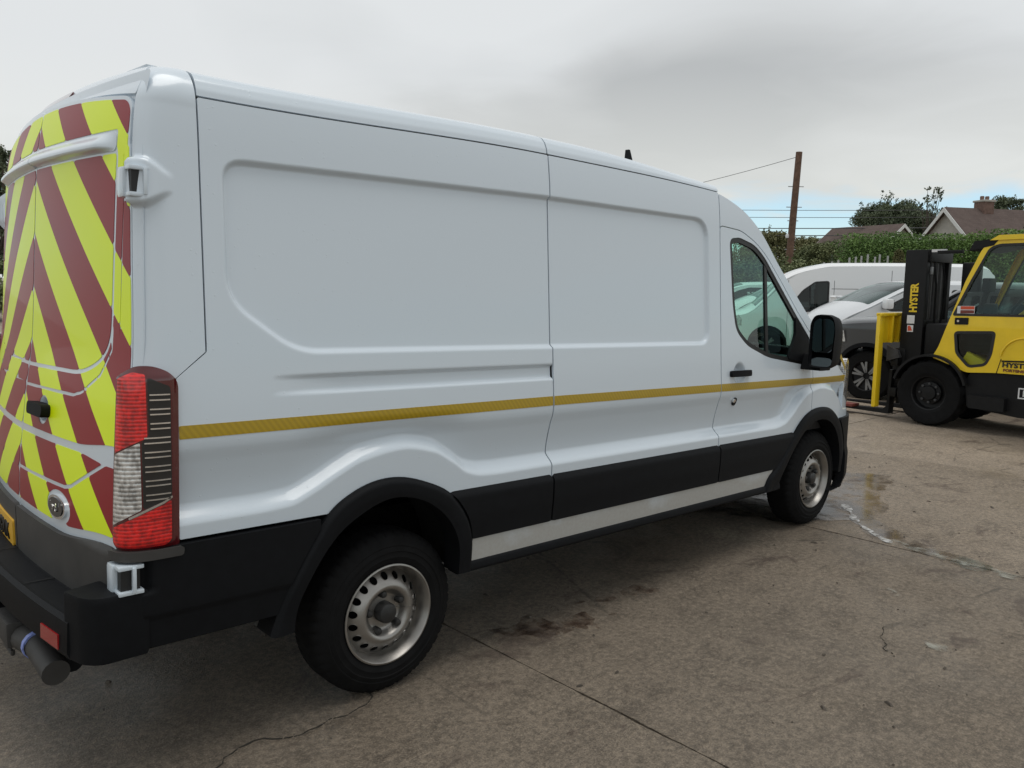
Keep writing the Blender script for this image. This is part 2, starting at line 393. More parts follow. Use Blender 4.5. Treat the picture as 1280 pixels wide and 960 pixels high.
# ---------------------------------------------------------------- ground
def vnoise(u, v, sc, seed=0, octv=3):
    u = np.asarray(u, float); v = np.asarray(v, float); out = 0; amp = 1; tot = 0
    for k in range(octv):
        a, b = u*sc, v*sc; i, j = np.floor(a), np.floor(b); fa, fb = S(a-i), S(b-j)
        h = lambda p, q: np.modf(np.abs(np.sin(p*127.1+q*311.7+seed*74.7+k*13.1)*43758.5453))[0]
        out = out+amp*((h(i, j)*(1-fa)+h(i+1, j)*fa)*(1-fb)+(h(i, j+1)*(1-fa)+h(i+1, j+1)*fa)*fb); tot += amp; amp *= .5; sc *= 2.03
    return out/tot-.5
def concrete(name, base, dark):
    t = MT(name); v = t.co()
    big = t.noise(v, .55, 5, .6, .3); mid = t.noise(v, 5.5, 9, .74); fine = t.noise(v, 34, 6, .72); grit = t.noise(v, 120, 4, .7)
    c = t.ramp(big, [(.30, tuple(q*.72 for q in base)), (.5, base), (.72, tuple(q*1.22 for q in base))])
    c = t.mix(t.ramp(mid, [(.36, .8), (.49, 0.0)]), c, dark)
    c = t.mix(t.ramp(mid, [(.52, 0.0), (.64, .45)]), c, tuple(min(1, q*1.42) for q in base))
    c = t.mix(t.math('MULTIPLY', t.ramp(fine, [(.40, 1.0), (.50, 0.0)]), .60), c, tuple(q*.45 for q in base))
    c = t.mix(t.math('MULTIPLY', t.ramp(fine, [(.52, 0.0), (.62, 1.0)]), .55), c, tuple(min(1, q*1.75) for q in base))
    c = t.mix(t.math('MULTIPLY', t.ramp(grit, [(.38, 1.0), (.47, 0.0)]), .55), c, tuple(q*.38 for q in base))
    c = t.mix(t.math('MULTIPLY', t.ramp(grit, [(.55, 0.0), (.64, 1.0)]), .5), c, tuple(min(1, q*2.0) for q in base))
    # spilt oil and rust-brown drips: blotches with their own outline
    st = t.noise(t.co((1, 1.6, 1), (4.3, 1.1, 0)), 1.25, 7, .72, .8)
    c = t.mix(t.math('MULTIPLY', t.ramp(st, [(.58, 0.0), (.66, 1.0)]), .7), c, (.055, .036, .028))
    cr = t.vor(t.co((1, 1, .01), (.3, .8, 0)), .42, 'DISTANCE_TO_EDGE')
    wob = t.noise(v, 5, 4); crk = t.ramp(t.math('ADD', cr, t.math('MULTIPLY', t.math('SUBTRACT', wob, .5), .02)), [(.0, 1.0), (.0022, 0.0)])
    c = t.mix(t.math('MULTIPLY', crk, t.ramp(t.noise(v, .8), [(.5, 0.0), (.58, .55)])), c, (.03, .026, .02))
    rg = t.ramp(t.noise(v, .9, 4), [(.40, .42), (.62, .82)])
    t.set(Base_Color=c, Roughness=rg, Specular_IOR_Level=.45)
    h = t.math('ADD', t.math('MULTIPLY', fine, .6), t.math('MULTIPLY', grit, .5)); h = t.math('ADD', h, t.math('MULTIPLY', mid, .8))
    t.bump(h, .8, .014); return t.m
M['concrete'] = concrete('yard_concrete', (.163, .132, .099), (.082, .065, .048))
M['concrete_mid'] = concrete('yard_concrete_mid_sheen', (.198, .160, .120), (.112, .090, .067))  # paler base carries the grazing sheen of slabs farther off
M['concrete_pale'] = concrete('yard_concrete_pale', (.258, .210, .160), (.165, .134, .102))  # real lighter tone past the joint, plus distance sheen put into the colour
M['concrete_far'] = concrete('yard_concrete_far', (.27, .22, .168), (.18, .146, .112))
M['joint'] = simple('joint_dirt', (.03, .026, .02), .95, var=.4, vscale=30, bumpk=.6, bscale=90)
gs = 1600.0
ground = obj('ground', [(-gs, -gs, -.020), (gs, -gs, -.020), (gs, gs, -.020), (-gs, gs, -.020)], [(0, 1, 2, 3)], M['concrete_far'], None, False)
tag(ground, 'pale brown concrete of the open yard reaching to the horizon', kind='structure')
JX = [-5.5, -2.45, .605, 3.68, 6.75, 9.8, 12.9, 16.0]; JY = [-7.2, -3.1, .85, 4.9]
obj('joint_filler', [(-5.5, -7.2, -.011), (16.0, -7.2, -.011), (16.0, 4.9, -.011), (-5.5, 4.9, -.011)], [(0, 1, 2, 3)], M['joint'], ground, False)
rs = random.Random(5)
for i in range(len(JX)-1):
    for j in range(len(JY)-1):
        x0, x1, y0, y1 = JX[i]+.004, JX[i+1]-.004, JY[j]+.004, JY[j+1]-.004
        near = x0 < 5 and y0 < 2 and x1 > -3
        d = .02 if near else .06
        dz = rs.uniform(-.002, .002)
        sd_ = lambda u, v, a=(x0, x1, y0, y1), k=i*7+j: sbox(u, v, *a, .004)+.018*np.maximum(0, vnoise(u, v, 7, k)+.04)+.007*vnoise(u, v, 34, k+3)
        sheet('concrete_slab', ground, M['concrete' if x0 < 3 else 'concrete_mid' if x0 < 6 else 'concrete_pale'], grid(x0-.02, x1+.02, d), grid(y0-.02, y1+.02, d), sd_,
              lambda u, v, dz=dz: np.stack([u, v, dz+0*u], 1), flange=.03)
# water and foam on the concrete by the front wheel
def film(name, tint, rough, cover, scale, foam=None):
    """thin wet film: darkens and glosses what lies under it, with ragged cover"""
    m = bpy.data.materials.new(name); m.use_nodes = True; n = m.node_tree.nodes; l = m.node_tree.links
    for q in list(n): n.remove(q)
    tc_ = n.new('ShaderNodeTexCoord'); no = n.new('ShaderNodeTexNoise'); no.inputs['Scale'].default_value = scale; no.inputs['Detail'].default_value = 6; no.inputs['Roughness'].default_value = .65
    l.new(tc_.outputs['Object'], no.inputs['Vector'])
    rp = n.new('ShaderNodeValToRGB'); rp.color_ramp.elements[0].position = cover[0]; rp.color_ramp.elements[1].position = cover[1]; l.new(no.outputs[0], rp.inputs[0])
    clear = n.new('ShaderNodeBsdfTransparent'); mx2 = n.new('ShaderNodeMixShader'); o = n.new('ShaderNodeOutputMaterial')
    if foam:
        b = n.new('ShaderNodeBsdfPrincipled'); b.inputs['Base Color'].default_value = (*foam, 1); b.inputs['Roughness'].default_value = .5; sh = b.outputs[0]
    else:
        tr = n.new('ShaderNodeBsdfTransparent'); tr.inputs[0].default_value = (*tint, 1); gl = n.new('ShaderNodeBsdfGlossy'); gl.inputs[1].default_value = rough
        fr = n.new('ShaderNodeFresnel'); fr.inputs[0].default_value = 1.6; mx = n.new('ShaderNodeMixShader')
        l.new(fr.outputs[0], mx.inputs[0]); l.new(tr.outputs[0], mx.inputs[1]); l.new(gl.outputs[0], mx.inputs[2]); sh = mx.outputs[0]
    l.new(rp.outputs[0], mx2.inputs[0]); l.new(clear.outputs[0], mx2.inputs[1]); l.new(sh, mx2.inputs[2]); l.new(mx2.outputs[0], o.inputs[0])
    return m
M['water'] = film('water', (.86, .85, .84), .12, (.36, .56), 6)
M['foam'] = film('foam', None, 0, (.36, .62), 20, (.52, .52, .51))
M['moss'] = film('chalk_film', None, 0, (.44, .80), 9, (.36, .36, .31))
def pud(name, label, cat, pts, mat, z, wob, sc, seed, d=.02, width=None):
    f = sline(pts) if width else spoly(pts)
    s0 = lambda u, v: (f(u, v)-width if width else f(u, v))+wob*vnoise(u, v, sc, seed, 4)
    P = np.array(pts); m = wob+(width or 0)+.05
    o = sheet(name, None, mat, grid(P[:, 0].min()-m, P[:, 0].max()+m, d), grid(P[:, 1].min()-m, P[:, 1].max()+m, d), s0, lambda u, v: np.stack([u, v, z+0*u], 1), flange=.002)
    return tag(o, label, cat) if cat else tag(o, label, kind='structure')
pud('puddle', 'shallow wet puddle on the concrete by the front wheel', None, [(3.6, -.95), (4.25, -1.15), (4.75, -1.05), (5.35, -1.0), (5.85, -.75), (5.6, -.30), (4.9, .3), (3.2, .3)], M['water'], .0055, .42, 2.6, 3)
pud('foam_streak', 'white foam trickle running out from the puddle', None, [(4.45, -.92), (4.22, -1.08), (4.02, -1.22), (3.86, -1.40), (3.76, -1.55)], M['foam'], .009, .075, 8, 7, .010, .018)
pud('foam_streak', 'pale chalky film trailing along the slab joint', None, [(3.78, -1.58), (3.70, -1.9), (3.62, -2.3), (3.60, -2.9)], M['moss'], .0075, .16, 6, 11, .014, .05)
pud('wet_trail', 'thin wet trail running off the puddle along the joint', None, [(4.5, -.9), (4.2, -1.15), (3.95, -1.4), (3.78, -1.75), (3.70, -2.1)], M['water'], .0050, .16, 5, 17, .015, .10)
for k, (x, y, w) in enumerate(((2.30, -2.36, .035), (2.85, -1.92, .03))):
    pud('damp_mark', ['small pale chalky mark low on the right of the yard', 'small pale chalky mark out in front of the sill'][k], None, [(x, y), (x-.06, y-.05)], M['moss'], .0065, .07, 9, 21+k, .012, w)
M['oil'] = film('oil_stain', (.58, .48, .43), .4, (.40, .66), 11)
for pts, sd0 in (([(.95, -.95), (1.25, -.92), (1.45, -1.10), (1.15, -1.22)], 41), ([(1.35, -.86), (1.75, -.90), (1.80, -1.02), (1.45, -1.02)], 43), ([(.72, -.80), (.98, -.85), (.95, -1.05), (.70, -1.0)], 45)):
    pud('oil_stain', 'brown oil stain on the concrete beside the sill', None, pts, M['oil'], .0045, .30, 5, sd0, .015)
def jag(a, b, n, amp, rg):
    P = [np.array(a), np.array(b)]
    for k in range(n):
        Q = [P[0]]
        for u, w in zip(P[:-1], P[1:]): d = w-u; Q += [(u+w)/2+np.array([-d[1], d[0]])*rg.uniform(-amp, amp), w]
        P = Q
    return [tuple(q) for q in P]
rg = random.Random(8)
pud('crack', 'jagged hairline crack running out from the rear wheel', None, jag((-.85, -1.06), (.12, -.80), 5, .18, rg), M['joint'], .0035, .006, 30, 51, .005, .0028)
pud('crack', 'short twig-like dark crack in the middle of the open yard', None, jag((1.98, -2.30), (2.30, -2.12), 4, .2, rg), M['joint'], .0035, .006, 30, 53, .005, .002)
# small loose twigs and grit
mb = MB()
for k in range(260):
    x = rs.uniform(-1.5, 7); y = rs.uniform(-3.2, 1.2)-(.3 if x < 3 else 0); a = rs.uniform(0, 3.1); s = rs.choice([.004, .005, .006, .008, .011])*rs.uniform(.6, 1.2)
    l = s*rs.choice([1, 1, 1.4, 2, 6 if k % 14 == 0 else 1.3]); c, sn = math.cos(a), math.sin(a)
    q = [(l*c-s*sn*.6, l*sn+s*c*.6), (-l*c-s*sn*.6, -l*sn+s*c*.6), (-l*c+s*sn*.6, -l*sn-s*c*.6), (l*c+s*sn*.6, l*sn-s*c*.6)]
    mb.add([(x+p[0], y+p[1], .002) for p in q]+[(x+p[0]*.5, y+p[1]*.5, .003+s*.7) for p in q], [(4, 5, 6, 7), (0, 1, 5, 4), (1, 2, 6, 5), (2, 3, 7, 6), (3, 0, 4, 7)])
M['grit'] = simple('grit', (.09, .075, .06), .9, var=.5, vscale=3)
tag(mb.build('grit', M['grit'], None, False), 'loose grit and bits of twig scattered on the concrete', kind='stuff')

# ================================================================ the white van
PITCH = .028; ca_, sa_ = math.cos(PITCH), math.sin(PITCH)
def b2w(P):
    P = np.asarray(P, float); x = P[:, 0]-1.5; z = P[:, 2]-.5
    return np.stack([1.5+ca_*x+sa_*z, P[:, 1], .5-sa_*x+ca_*z], 1)
def b2wm(P): P = b2w(P); P = P.copy(); return P
def mirr(P): P = np.asarray(P, float).copy(); P[:, 1] *= -1; return b2w(P)
van = thing('panel_van', 'large white panel van with yellow and red chevrons on its rear doors', 'van', (0, 0, 0))
W0 = 1.03
def lean(z): return .08*np.maximum(0, z-1.1)+.22*np.maximum(0, z-2.13)**2
Wx = pchip([-3, 3.3, 3.7, 4.0, 4.2, 4.33, 4.45, 4.55], [1.03, 1.03, 1.028, 1.012, .98, .93, .86, .78])
recess = spoly(rpoly([(-.705, 1.605), (-.705, 2.098), (.918, 2.146), (2.262, 2.162), (2.262, 1.417), (-.44, 1.417)], [.10, .085, 0, .14, .09, .10]))
zbul = pchip([-2, -.62, -.48, -.38, -.28, -.16, .03, .19, .30, .38, .47, .6, 3.05, 3.18, 3.28, 3.38, 3.50, 3.68, 3.86, 4.0, 4.12, 5],
             [.845, .845, .852, .888, .938, .988, 1.015, .985, .925, .872, .850, .845, .845, .862, .915, .99, 1.055, 1.085, 1.06, .99, .90, .86])
def feat(x, z):
    r = recess(x, z); i = .020*S(-r/.020)
    # long channel under the recess (cover of a sliding door rail)
    a = sbox(x, z, -.545, 3, 1.268+.0*x, 1.342, .0); a = np.where(x > .918, 1, a)
    i = i+.018*S(-a/.014)*np.clip((x+.545)/.30, 0, 1)
    d = z-zbul(x); i = i+.050*S(d/.065)*(1-S((d-.05)/.30))*(1-S((z-1.05)/.12))
    i = i+.012*S((.60-z)/.2)
    return i
def side(x, z): return np.stack([x, -(Wx(x)-lean(z)-feat(x, z)), z], 1)
zc_ = pchip([.3, .55, .8, 1.2, 1.43, 1.8, 2.14, 2.32, 2.5], [-1.130, -1.135, -1.140, -1.108, -1.079, -1.062, -1.044, -1.015, -.96])
def xr(y, z): return zc_(z)+.075*(y/.93)**2
XA = -.78; R1, R2, LA = .10, .055, .125
def wall_pars(v):
    th = np.clip((v-2.25)/.15, 0, 1.45); z = np.where(v > 2.25, 2.25+.15*np.sin(th), v); ins = .15*(1-np.cos(th))
    Ws = W0-lean(np.minimum(z, 2.25))-ins-.012*S((.60-z)/.2); zl = np.minimum(v, 2.32)
    return z, ins, Ws, zl
def wall(c, v):
    """round the rear corner: c metres from x = XA along the plan outline towards the rear, v up the section"""
    z, ins, Ws, zl = wall_pars(v)
    rx = lambda y: xr(y, zl)+ins*.9
    kx = rx(Ws); l0 = XA-(kx+R1); t = np.clip((c-l0)/LA, 0, 1)
    x2 = rx(Ws-R2)
    bx = (1-t)**2*(kx+R1)+2*t*(1-t)*kx+t*t*x2; by = (1-t)**2*-Ws+2*t*(1-t)*-Ws+t*t*-(Ws-R2)
    yr = -(Ws-R2)+np.maximum(0, c-l0-LA)
    x = np.where(c < l0, XA-c, np.where(t < 1, bx, rx(yr))); y = np.where(c < l0, -Ws, np.where(t < 1, by, yr))
    return np.stack([x, y, z], 1)
def cedge(v):
    z, ins, Ws, zl = wall_pars(v); return XA-(xr(Ws, zl)+ins*.9+R1)+LA
def yedge(z): return W0-lean(np.minimum(z, 2.25))-R2-.010*S((z-1.95)/.25)
def rear(y, z): return np.stack([xr(y, z), y, z], 1)
roofseam = pchip([-1.2, -.75, .9, 1.6, 2.385, 2.45], [2.288, 2.291, 2.343, 2.345, 2.332, 2.325])
ztop = pchip([2.3, 2.385, 2.626, 2.844, 3.075, 3.365, 3.596, 3.80, 4.0, 4.15], [2.345, 2.333, 2.268, 2.152, 1.948, 1.710, 1.528, 1.372, 1.245, 1.165])
archR_out = rpoly([(-.545, .40), (-.50, .52), (-.408, .68), (-.314, .805), (-.215, .869), (-.104, .903), (.012, .904), (.136, .871), (.267, .808), (.361, .705), (.407, .588), (.416, .43), (.416, .30), (-.56, .30)], 0)
archR_in = [(-.46, .25), (-.455, .44), (-.40, .57), (-.30, .70), (-.19, .775), (-.06, .822), (.055, .815), (.17, .768), (.27, .68), (.325, .57), (.335, .44), (.33, .25)]
archF_out = [(2.93, .30), (2.985, .50), (3.10, .59), (3.21, .704), (3.30, .79), (3.389, .866), (3.50, .925), (3.635, .951), (3.78, .945), (3.90, .905), (4.0, .84), (4.08, .74), (4.14, .60), (4.15, .30)]
archF_in = [(3.09, .25), (3.14, .47), (3.22, .60), (3.32, .71), (3.44, .80), (3.57, .855), (3.70, .865), (3.83, .835), (3.94, .765), (4.02, .66), (4.07, .5), (4.08, .25)]
def smooth(pts, k=5):
    P = np.array(pts); q = [P[0]]
    for i in range(len(P)-1):
        p0, p1, p2, p3 = P[max(i-1, 0)], P[i], P[i+1], P[min(i+2, len(P)-1)]
        for j in range(1, k+1):
            t = j/k; q.append(.5*(2*p1+(p2-p0)*t+(2*p0-5*p1+4*p2-p3)*t*t+(3*p1-p0-3*p2+p3)*t**3))
    return [tuple(v) for v in q]
archR_out = smooth(archR_out[:-2]); archR_out += [(.416, .25), (-.60, .25)]
archR_in, archF_out, archF_in = smooth(archR_in), smooth(archF_out), smooth(archF_in)
sAR, sARi, sAF, sAFi = spoly(archR_out), spoly(archR_in), spoly(archF_out), spoly(archF_in)
quarter = spoly([(-.777, 2.36), (.912, 2.36), (.912, .455), (-1.2, .455), (-.885, .80), (-.885, 1.345), (-.777, 1.432)][::-1])
doorpoly = spoly(rpoly([(2.385, .470), (2.385, 2.130), (2.62, 2.118), (2.80, 2.055), (2.93, 1.975), (3.10, 1.83), (3.33, 1.625), (3.545, 1.455), (3.545, .470)], [.03, .03, .05, .1, .05, 0, 0, .03, .03]))
winpts = rpoly([(2.486, 2.065), (2.60, 2.078), (2.78, 2.045), (2.90, 1.975), (3.10, 1.795), (3.32, 1.60), (3.50, 1.45), (3.50, 1.262), (3.40, 1.266), (2.934, 1.326), (2.68, 1.405), (2.55, 1.50), (2.515, 1.66)], [.05, .03, .06, .06, 0, 0, .02, .02, .03, .06, .06, .06, .05])
swin = spoly(winpts)

def side_set(xf, hi, flip):
    """body side parts for one side of the van"""
    g = .006 if hi else .03
    SH = lambda name, mat, x0, x1, z0, z1, sdf, proud=0.0, fl=.014, par=van, gg=None, fn=side: sheet(name, par, mat, grid(x0, x1, gg or g), grid(z0, z1, gg or g), sdf, fn, fl, flip, proud, xf)
    out = {}
    wash = lambda x, z: z-(roofseam(x)-.004)
    SH('side_panel', M['white'], -.90, .92, .44, 2.36, lambda x, z: np.maximum.reduce([quarter(x, z), -sAR(x, z), wash(x, z), .80-z+0*x-(x > .3)*10]))
    SH('side_panel', M['white'], .90, 2.39, .44, 2.36, lambda x, z: np.maximum.reduce([sbox(x, z, .920, 2.377, .465, 3), wash(x, z)]))
    dr = SH('front_door', M['white'], 2.37, 3.56, .45, 2.15, lambda x, z: np.maximum.reduce([doorpoly(x, z), -swin(x, z), -sAF(x, z), .073-np.hypot(x-2.59, (z-1.232)*.95)]))
    SH('cab_pillar', M['white'], 2.37, 3.75, 1.4, 2.36, lambda x, z: np.maximum.reduce([2.385-x, -doorpoly(x, z)+.006, z-(ztop(x)-.012), (1.50-z)-0*x, x-3.7]), gg=None if hi else .03)
    SH('front_wing', M['white'], 3.54, 4.40, .55, 1.50, lambda x, z: np.maximum.reduce([3.551-x, -sAF(x, z), z-np.minimum(ztop(x)-.03, 1.46), .80-z, x-(4.36-.25*S((z-1.02)/.24))]))
    # window: seal, glass, divider, mirror sail
    SH('window_seal', M['seal'], 2.45, 3.54, 1.22, 2.12, lambda x, z: np.maximum(swin(x, z)+.001, -(swin(x, z)+.030)), -.004, .02, dr)
    SH('window_pane', M['glass'], 2.45, 3.54, 1.22, 2.12, lambda x, z: np.maximum(swin(x, z)+.028, x-3.33), -.012, 0, dr, .03)
    SH('window_divider', M['seal'], 2.9, 3.0, 1.25, 2.1, lambda x, z: np.maximum(swin(x, z)+.02, np.abs(x-(2.925+.02*(1.7-z)))-.016), -.006, .015, dr)
    SH('mirror_sail', M['black_plastic'], 3.2, 3.54, 1.22, 1.75, lambda x, z: np.maximum(swin(x, z)+.015, (3.30-.10*S((1.50-z)/.2))-x), .004, .02, dr, .012)
    # handle: dish, grip, key cap
    hd = SH('handle_dish', M['white'], 2.46, 2.70, 1.14, 1.34, lambda x, z: np.hypot(x-2.59, (z-1.232)*.95)-.075, lambda x, z: -.030*S((.073-np.hypot(x-2.59, (z-1.232)*.95))/.045), .012, dr, .006 if hi else .02)
    SH('door_handle', M['black_plastic'], 2.44, 2.72, 1.2, 1.28, lambda x, z: sbox(x, z, 2.475, 2.70, 1.216, 1.254, .014), lambda x, z: .02+.016*(1-((x-2.588)/.12)**2), .03, dr, .006 if hi else .02)
    SH('lock_plate', M['black_plastic'], 2.5, 2.60, 1.02, 1.10, lambda x, z: sbox(x, z, 2.535, 2.575, 1.035, 1.085, .018), .008, .012, dr, .006)
    SH('lock_cylinder', M['chrome'], 2.5, 2.60, 1.02, 1.10, lambda x, z: np.hypot(x-2.541, z-1.068)-.012, .014, .012, dr, .003)
    # reflective tape, one length on each panel
    T = lambda x0, x1: SH('reflective_stripe', M['tape'], x0-.006, x1+.006, 1.10, 1.2, lambda x, z: sbox(x, z, x0, x1, 1.142-.022*np.clip((x-1)/3, 0, 1), 1.187-.020*np.clip((x-1)/3, 0, 1)), .0015, .003, van, .004 if hi else .04)
    T(-.882, .911); T(.921, 2.378); T(2.386, 3.545); T(3.551, 4.16)
    SH('reflective_stripe', M['tape'], 4.0, 4.3, 1.14, 1.36, lambda x, z: np.abs(x-(4.155-.16*S((z-1.16)/.2)*1.0))-.022+0*z+np.maximum(0, 1.14-z)*9+np.maximum(0, z-1.33)*9, .0018, .003, van, .012)
    # black rubbing strip, white sill, sill bar
    for x0, x1 in ((.28, .911), (.921, 2.376), (2.387, 3.30)):
        SH('rubbing_strip', M['black_plastic'], x0, x1, .55, .82, lambda x, z, a=x0, b=x1: np.maximum.reduce([sbox(x, z, a, b, .572, .803, .003), -sAR(x, z)+.001, -sAF(x, z)+.001]), lambda x, z: .020*S((.806-z)/.03)*(1-.35*S((.70-z)/.12)), .03, van, .012 if hi else .04)
    SH('sill', M['white'], .39, 3.2, .44, .60, lambda x, z: np.maximum.reduce([sbox(x, z, .40, 3.15, .463, .572), -sAR(x, z)+.002, -sAF(x, z)+.002]), .006, .05, van, .015 if hi else .05)
    # arch flares
    for nm, so_, si_, b in (('rear', sAR, sARi, (-.60, .45, .30, .93)), ('front', sAF, sAFi, (2.9, 4.2, .32, .98))):
        SH('wheel_arch_trim', M['black_plastic'], b[0], b[1], b[2], b[3], lambda x, z, so_=so_, si_=si_: np.maximum.reduce([so_(x, z), -si_(x, z), .425-z-(x < 0)*.06]),
           lambda x, z, so_=so_: .010+.016*S(-so_(x, z)/.02)-.006*S((-so_(x, z)-.05)/.05), .11, van, .008 if hi else .03)
    return out
side_set(b2w, True, False); side_set(mirr, False, False)
# sill bars (tubes under the sill)
for xf, n_ in ((b2w, 0), (mirr, 1)):
    mb = MB(xf); mb.prism(rpoly([(-1.035, .462), (-1.02, .470), (-.93, .47), (-.93, .41), (-1.0, .405), (-1.04, .425)], .01, 3), 'x', .36, 3.16); mb.build('sill_bar', M['gloss_black' if n_ else 'black_plastic'], van)

# rear corners and header
for xf, fl in ((b2w, True), (mirr, True)):
    hi = xf is b2w; g = .007 if hi else .03
    def fair(c, v):
        e = cedge(v); a = S((c-(e-.135))/.07)*(c < e-.01); hz = .034+.050*S((c-(e-.135))/.08)
        return .032*a*S((hz-np.abs(v-1.985))/.018)
    sheet('corner_panel', van, M['white'], grid(-.01, .5, g), grid(1.30, 2.56, g),
          lambda c, v: np.maximum.reduce([.003-c, c-(cedge(v)-.004), (1.432-.83*c)-v+.003, 1.335-v, v-2.466]), wall, .014, fl, fair, xf)
    # lamp: stands more upright than the body behind it
    CE = lambda v: cedge(v)
    ZR = lambda v: .93+.45*(v-.93)
    def lampw(c, v):
        P = wall(c, ZR(v)); P[:, 2] = v; return P
    lb = lambda c, v: .018*S(np.minimum(c-.100, .335-c)/.04)*S(np.minimum(v-.770, 1.398-v)/.05)+.004
    lamp = sheet('tail_lamp', van, M['lamp_dark_red'], grid(.08, .46, g), grid(.75, 1.42, g),
          lambda c, v: np.maximum(spoly(rpoly([(.107, .778), (.107, 1.34), (.165, 1.392), (.225, 1.392), (.305, 1.335), (.305, .778)], .025))(c, v), c-(CE(ZR(v))+.012)), lampw, .07, fl, lb, xf)
    def lens(name, mat, poly, k=.002):
        q = np.array(poly); gg = .004 if hi else .02
        sheet(name, lamp, M[mat], grid(q[:, 0].min()-.006, q[:, 0].max()+.006, gg), grid(q[:, 1].min()-.006, q[:, 1].max()+.006, gg if hi and len(poly) != 4 else .003), lambda c, v: np.maximum(spoly(poly)(c, v), c-(CE(ZR(v))+.004)), lampw, .004, fl, lambda c, v: lb(c, v)+k, xf)
    lens('brake_lens', 'lamp_red', rpoly([(.295, 1.335), (.225, 1.372), (.192, 1.366), (.192, 1.160), (.207, 1.152), (.295, 1.100)], .008))
    lens('reverse_lens', 'lamp_clear', rpoly([(.295, 1.094), (.209, 1.146), (.209, .925), (.295, .868)], .005))
    lens('inner_panel', 'lamp_dark', rpoly([(.188, 1.357), (.139, 1.323), (.137, .962), (.205, .925), (.205, 1.15), (.188, 1.165)], .010))
    lens('fog_lens', 'lamp_red', rpoly([(.295, .860), (.139, .950), (.139, .815), (.155, .797), (.295, .797)], .008))
    lens('chrome_edge', 'chrome', [(.240, .893), (.136, .956), (.136, .964), (.240, .901)], .004)
    for k in range(8):
        z0 = 1.298-.0468*k; a = .186 if k < 3 else .200
        for dz in (0, -.017): lens('reflector_bar', 'chrome', [(a, z0+dz), (.140, z0+dz), (.140, z0+dz+.0045), (a, z0+dz+.0045)], .004)
    for k in range(2):
        z0 = .890-.04*k; lens('reflector_bar', 'reflector', [(.190, z0), (.142, z0), (.142, z0+.004), (.190, z0+.004)], .004)
    # bumper corner wrapping to the arch
    sheet('bumper_corner', van, M['black_plastic'], grid(-.42, .45, .01 if hi else .03), grid(.39, .80, .01 if hi else .03),
          lambda c, v: np.maximum.reduce([sbox(c, v, -.9, .40, .450, .788, .01), c-(CE(v)+.03), -sAR(XA-c, v)+.001]), wall, .05, fl,
          lambda c, v: .020-.006*(v < .560)-.03*S((c-(CE(v)-.11))/.02)*(v > .645), xf)
    pc = rpoly([(-1.212, -.90), (-1.185, -1.005), (-1.14, -1.046), (-.99, -1.040), (-.99, -.88), (-1.10, -.86)], [.01, .04, .04, 0, 0, 0]); pq = np.array(pc); m0 = pq.mean(0); n_ = len(pc); vv = []
    for z_, k_ in ((.435, .96), (.455, 1), (.635, 1), (.650, .985), (.655, .95)): vv += [(m0[0]+(a-m0[0])*k_, m0[1]+(b-m0[1])*k_, z_) for a, b in pc]
    MB(xf).add(vv, [(r_*n_+i_, r_*n_+(i_+1) % n_, (r_+1)*n_+(i_+1) % n_, (r_+1)*n_+i_) for r_ in range(4) for i_ in range(n_)]+[tuple(range(n_))[::-1], tuple(4*n_+i_ for i_ in range(n_))]).build('bumper_end', M['black_plastic'], van)
    sheet('lamp_ledge', van, M['grey_plastic'], grid(.05, .45, .01 if hi else .03), grid(.74, .80, .01),
          lambda c, v: np.maximum(sbox(c, v, .10, .40, .755, .787, .01), c-(CE(v)+.02)), wall, .05, fl, .030, xf)
sheet('header', van, M['white'], grid(-.9, .9, .015), grid(2.2, 2.56, .01),
      lambda y, v: np.maximum.reduce([np.abs(y)-(W0-lean(2.25)-R2-.15*(1-np.cos(np.clip((v-2.25)/.15, 0, 1.45)))), (2.334-.05*(y/.8)**2)-v, v-2.466]),
      lambda y, v: (lambda z, ins, Ws, zl: np.stack([xr(y, zl)+ins*.9, y, z+.02*(1-(y/.9)**2)*S((v-2.33)/.1)], 1))(*wall_pars(v)), .014, True, 0, b2w)
sheet('high_brake_lamp', van, M['lamp_dark_red'], grid(-.25, .25, .01), grid(2.34, 2.44, .004),
      lambda y, v: sbox(y, v, -.21, .19, 2.350, 2.388, .01),
      lambda y, v: (lambda z, ins, Ws, zl: np.stack([xr(y, zl)+ins*.9, y, z+.02*(1-(y/.9)**2)*S((v-2.33)/.1)], 1))(*wall_pars(v)), .01, True, .006, b2w)

# roof: side rail, ribs and skin
def roof(u, s):
    """u along x, s across: 0 right rail foot .. 1 centre .. 2 left"""
    sr = np.where(s > 1, 2-s, s); zs = roofseam(u); k = 1-.45*S((u-1.2)/1.2)
    ye = Wx(u)-lean(zs)-.006
    y = -ye+np.interp(sr, [0, .05, .12, .18, .25, .35, 1], [0, .004, .020, .042, .085, .17, 1])*1.0*np.where(sr < .36, 1, 1)
    y = np.where(sr > .35, -ye+.17+(ye-.17)*(sr-.35)/.65, y)
    z = zs+.004+k*np.interp(sr, [0, .05, .12, .18, .25, .35, .6, 1], [0, .022, .055, .078, .094, .102, .12, .135])
    return np.stack([u, np.where(s > 1, -y, y), z], 1)
for a, b in ((-.776, .912), (.920, 2.385)):
    sheet('roof_panel', van, M['white'], grid(a, b, .04), np.concatenate([np.linspace(0, .36, 26), np.linspace(.4, 1.6, 25), np.linspace(1.64, 2, 26)]), lambda u, v: u*0-1, roof, .014, False, 0, b2w)
for sg in (-1, 1):
    obj('roof_gutter', b2w(np.array([(x, sg*(W0-float(lean(2.32))-.014), float(roofseam(x))-.006+dz) for x in np.linspace(-.77, 2.38, 20) for dz in (-.02, .012)])), [(2*i, 2*i+1, 2*i+3, 2*i+2) for i in range(19)], M['seal'], van, False)
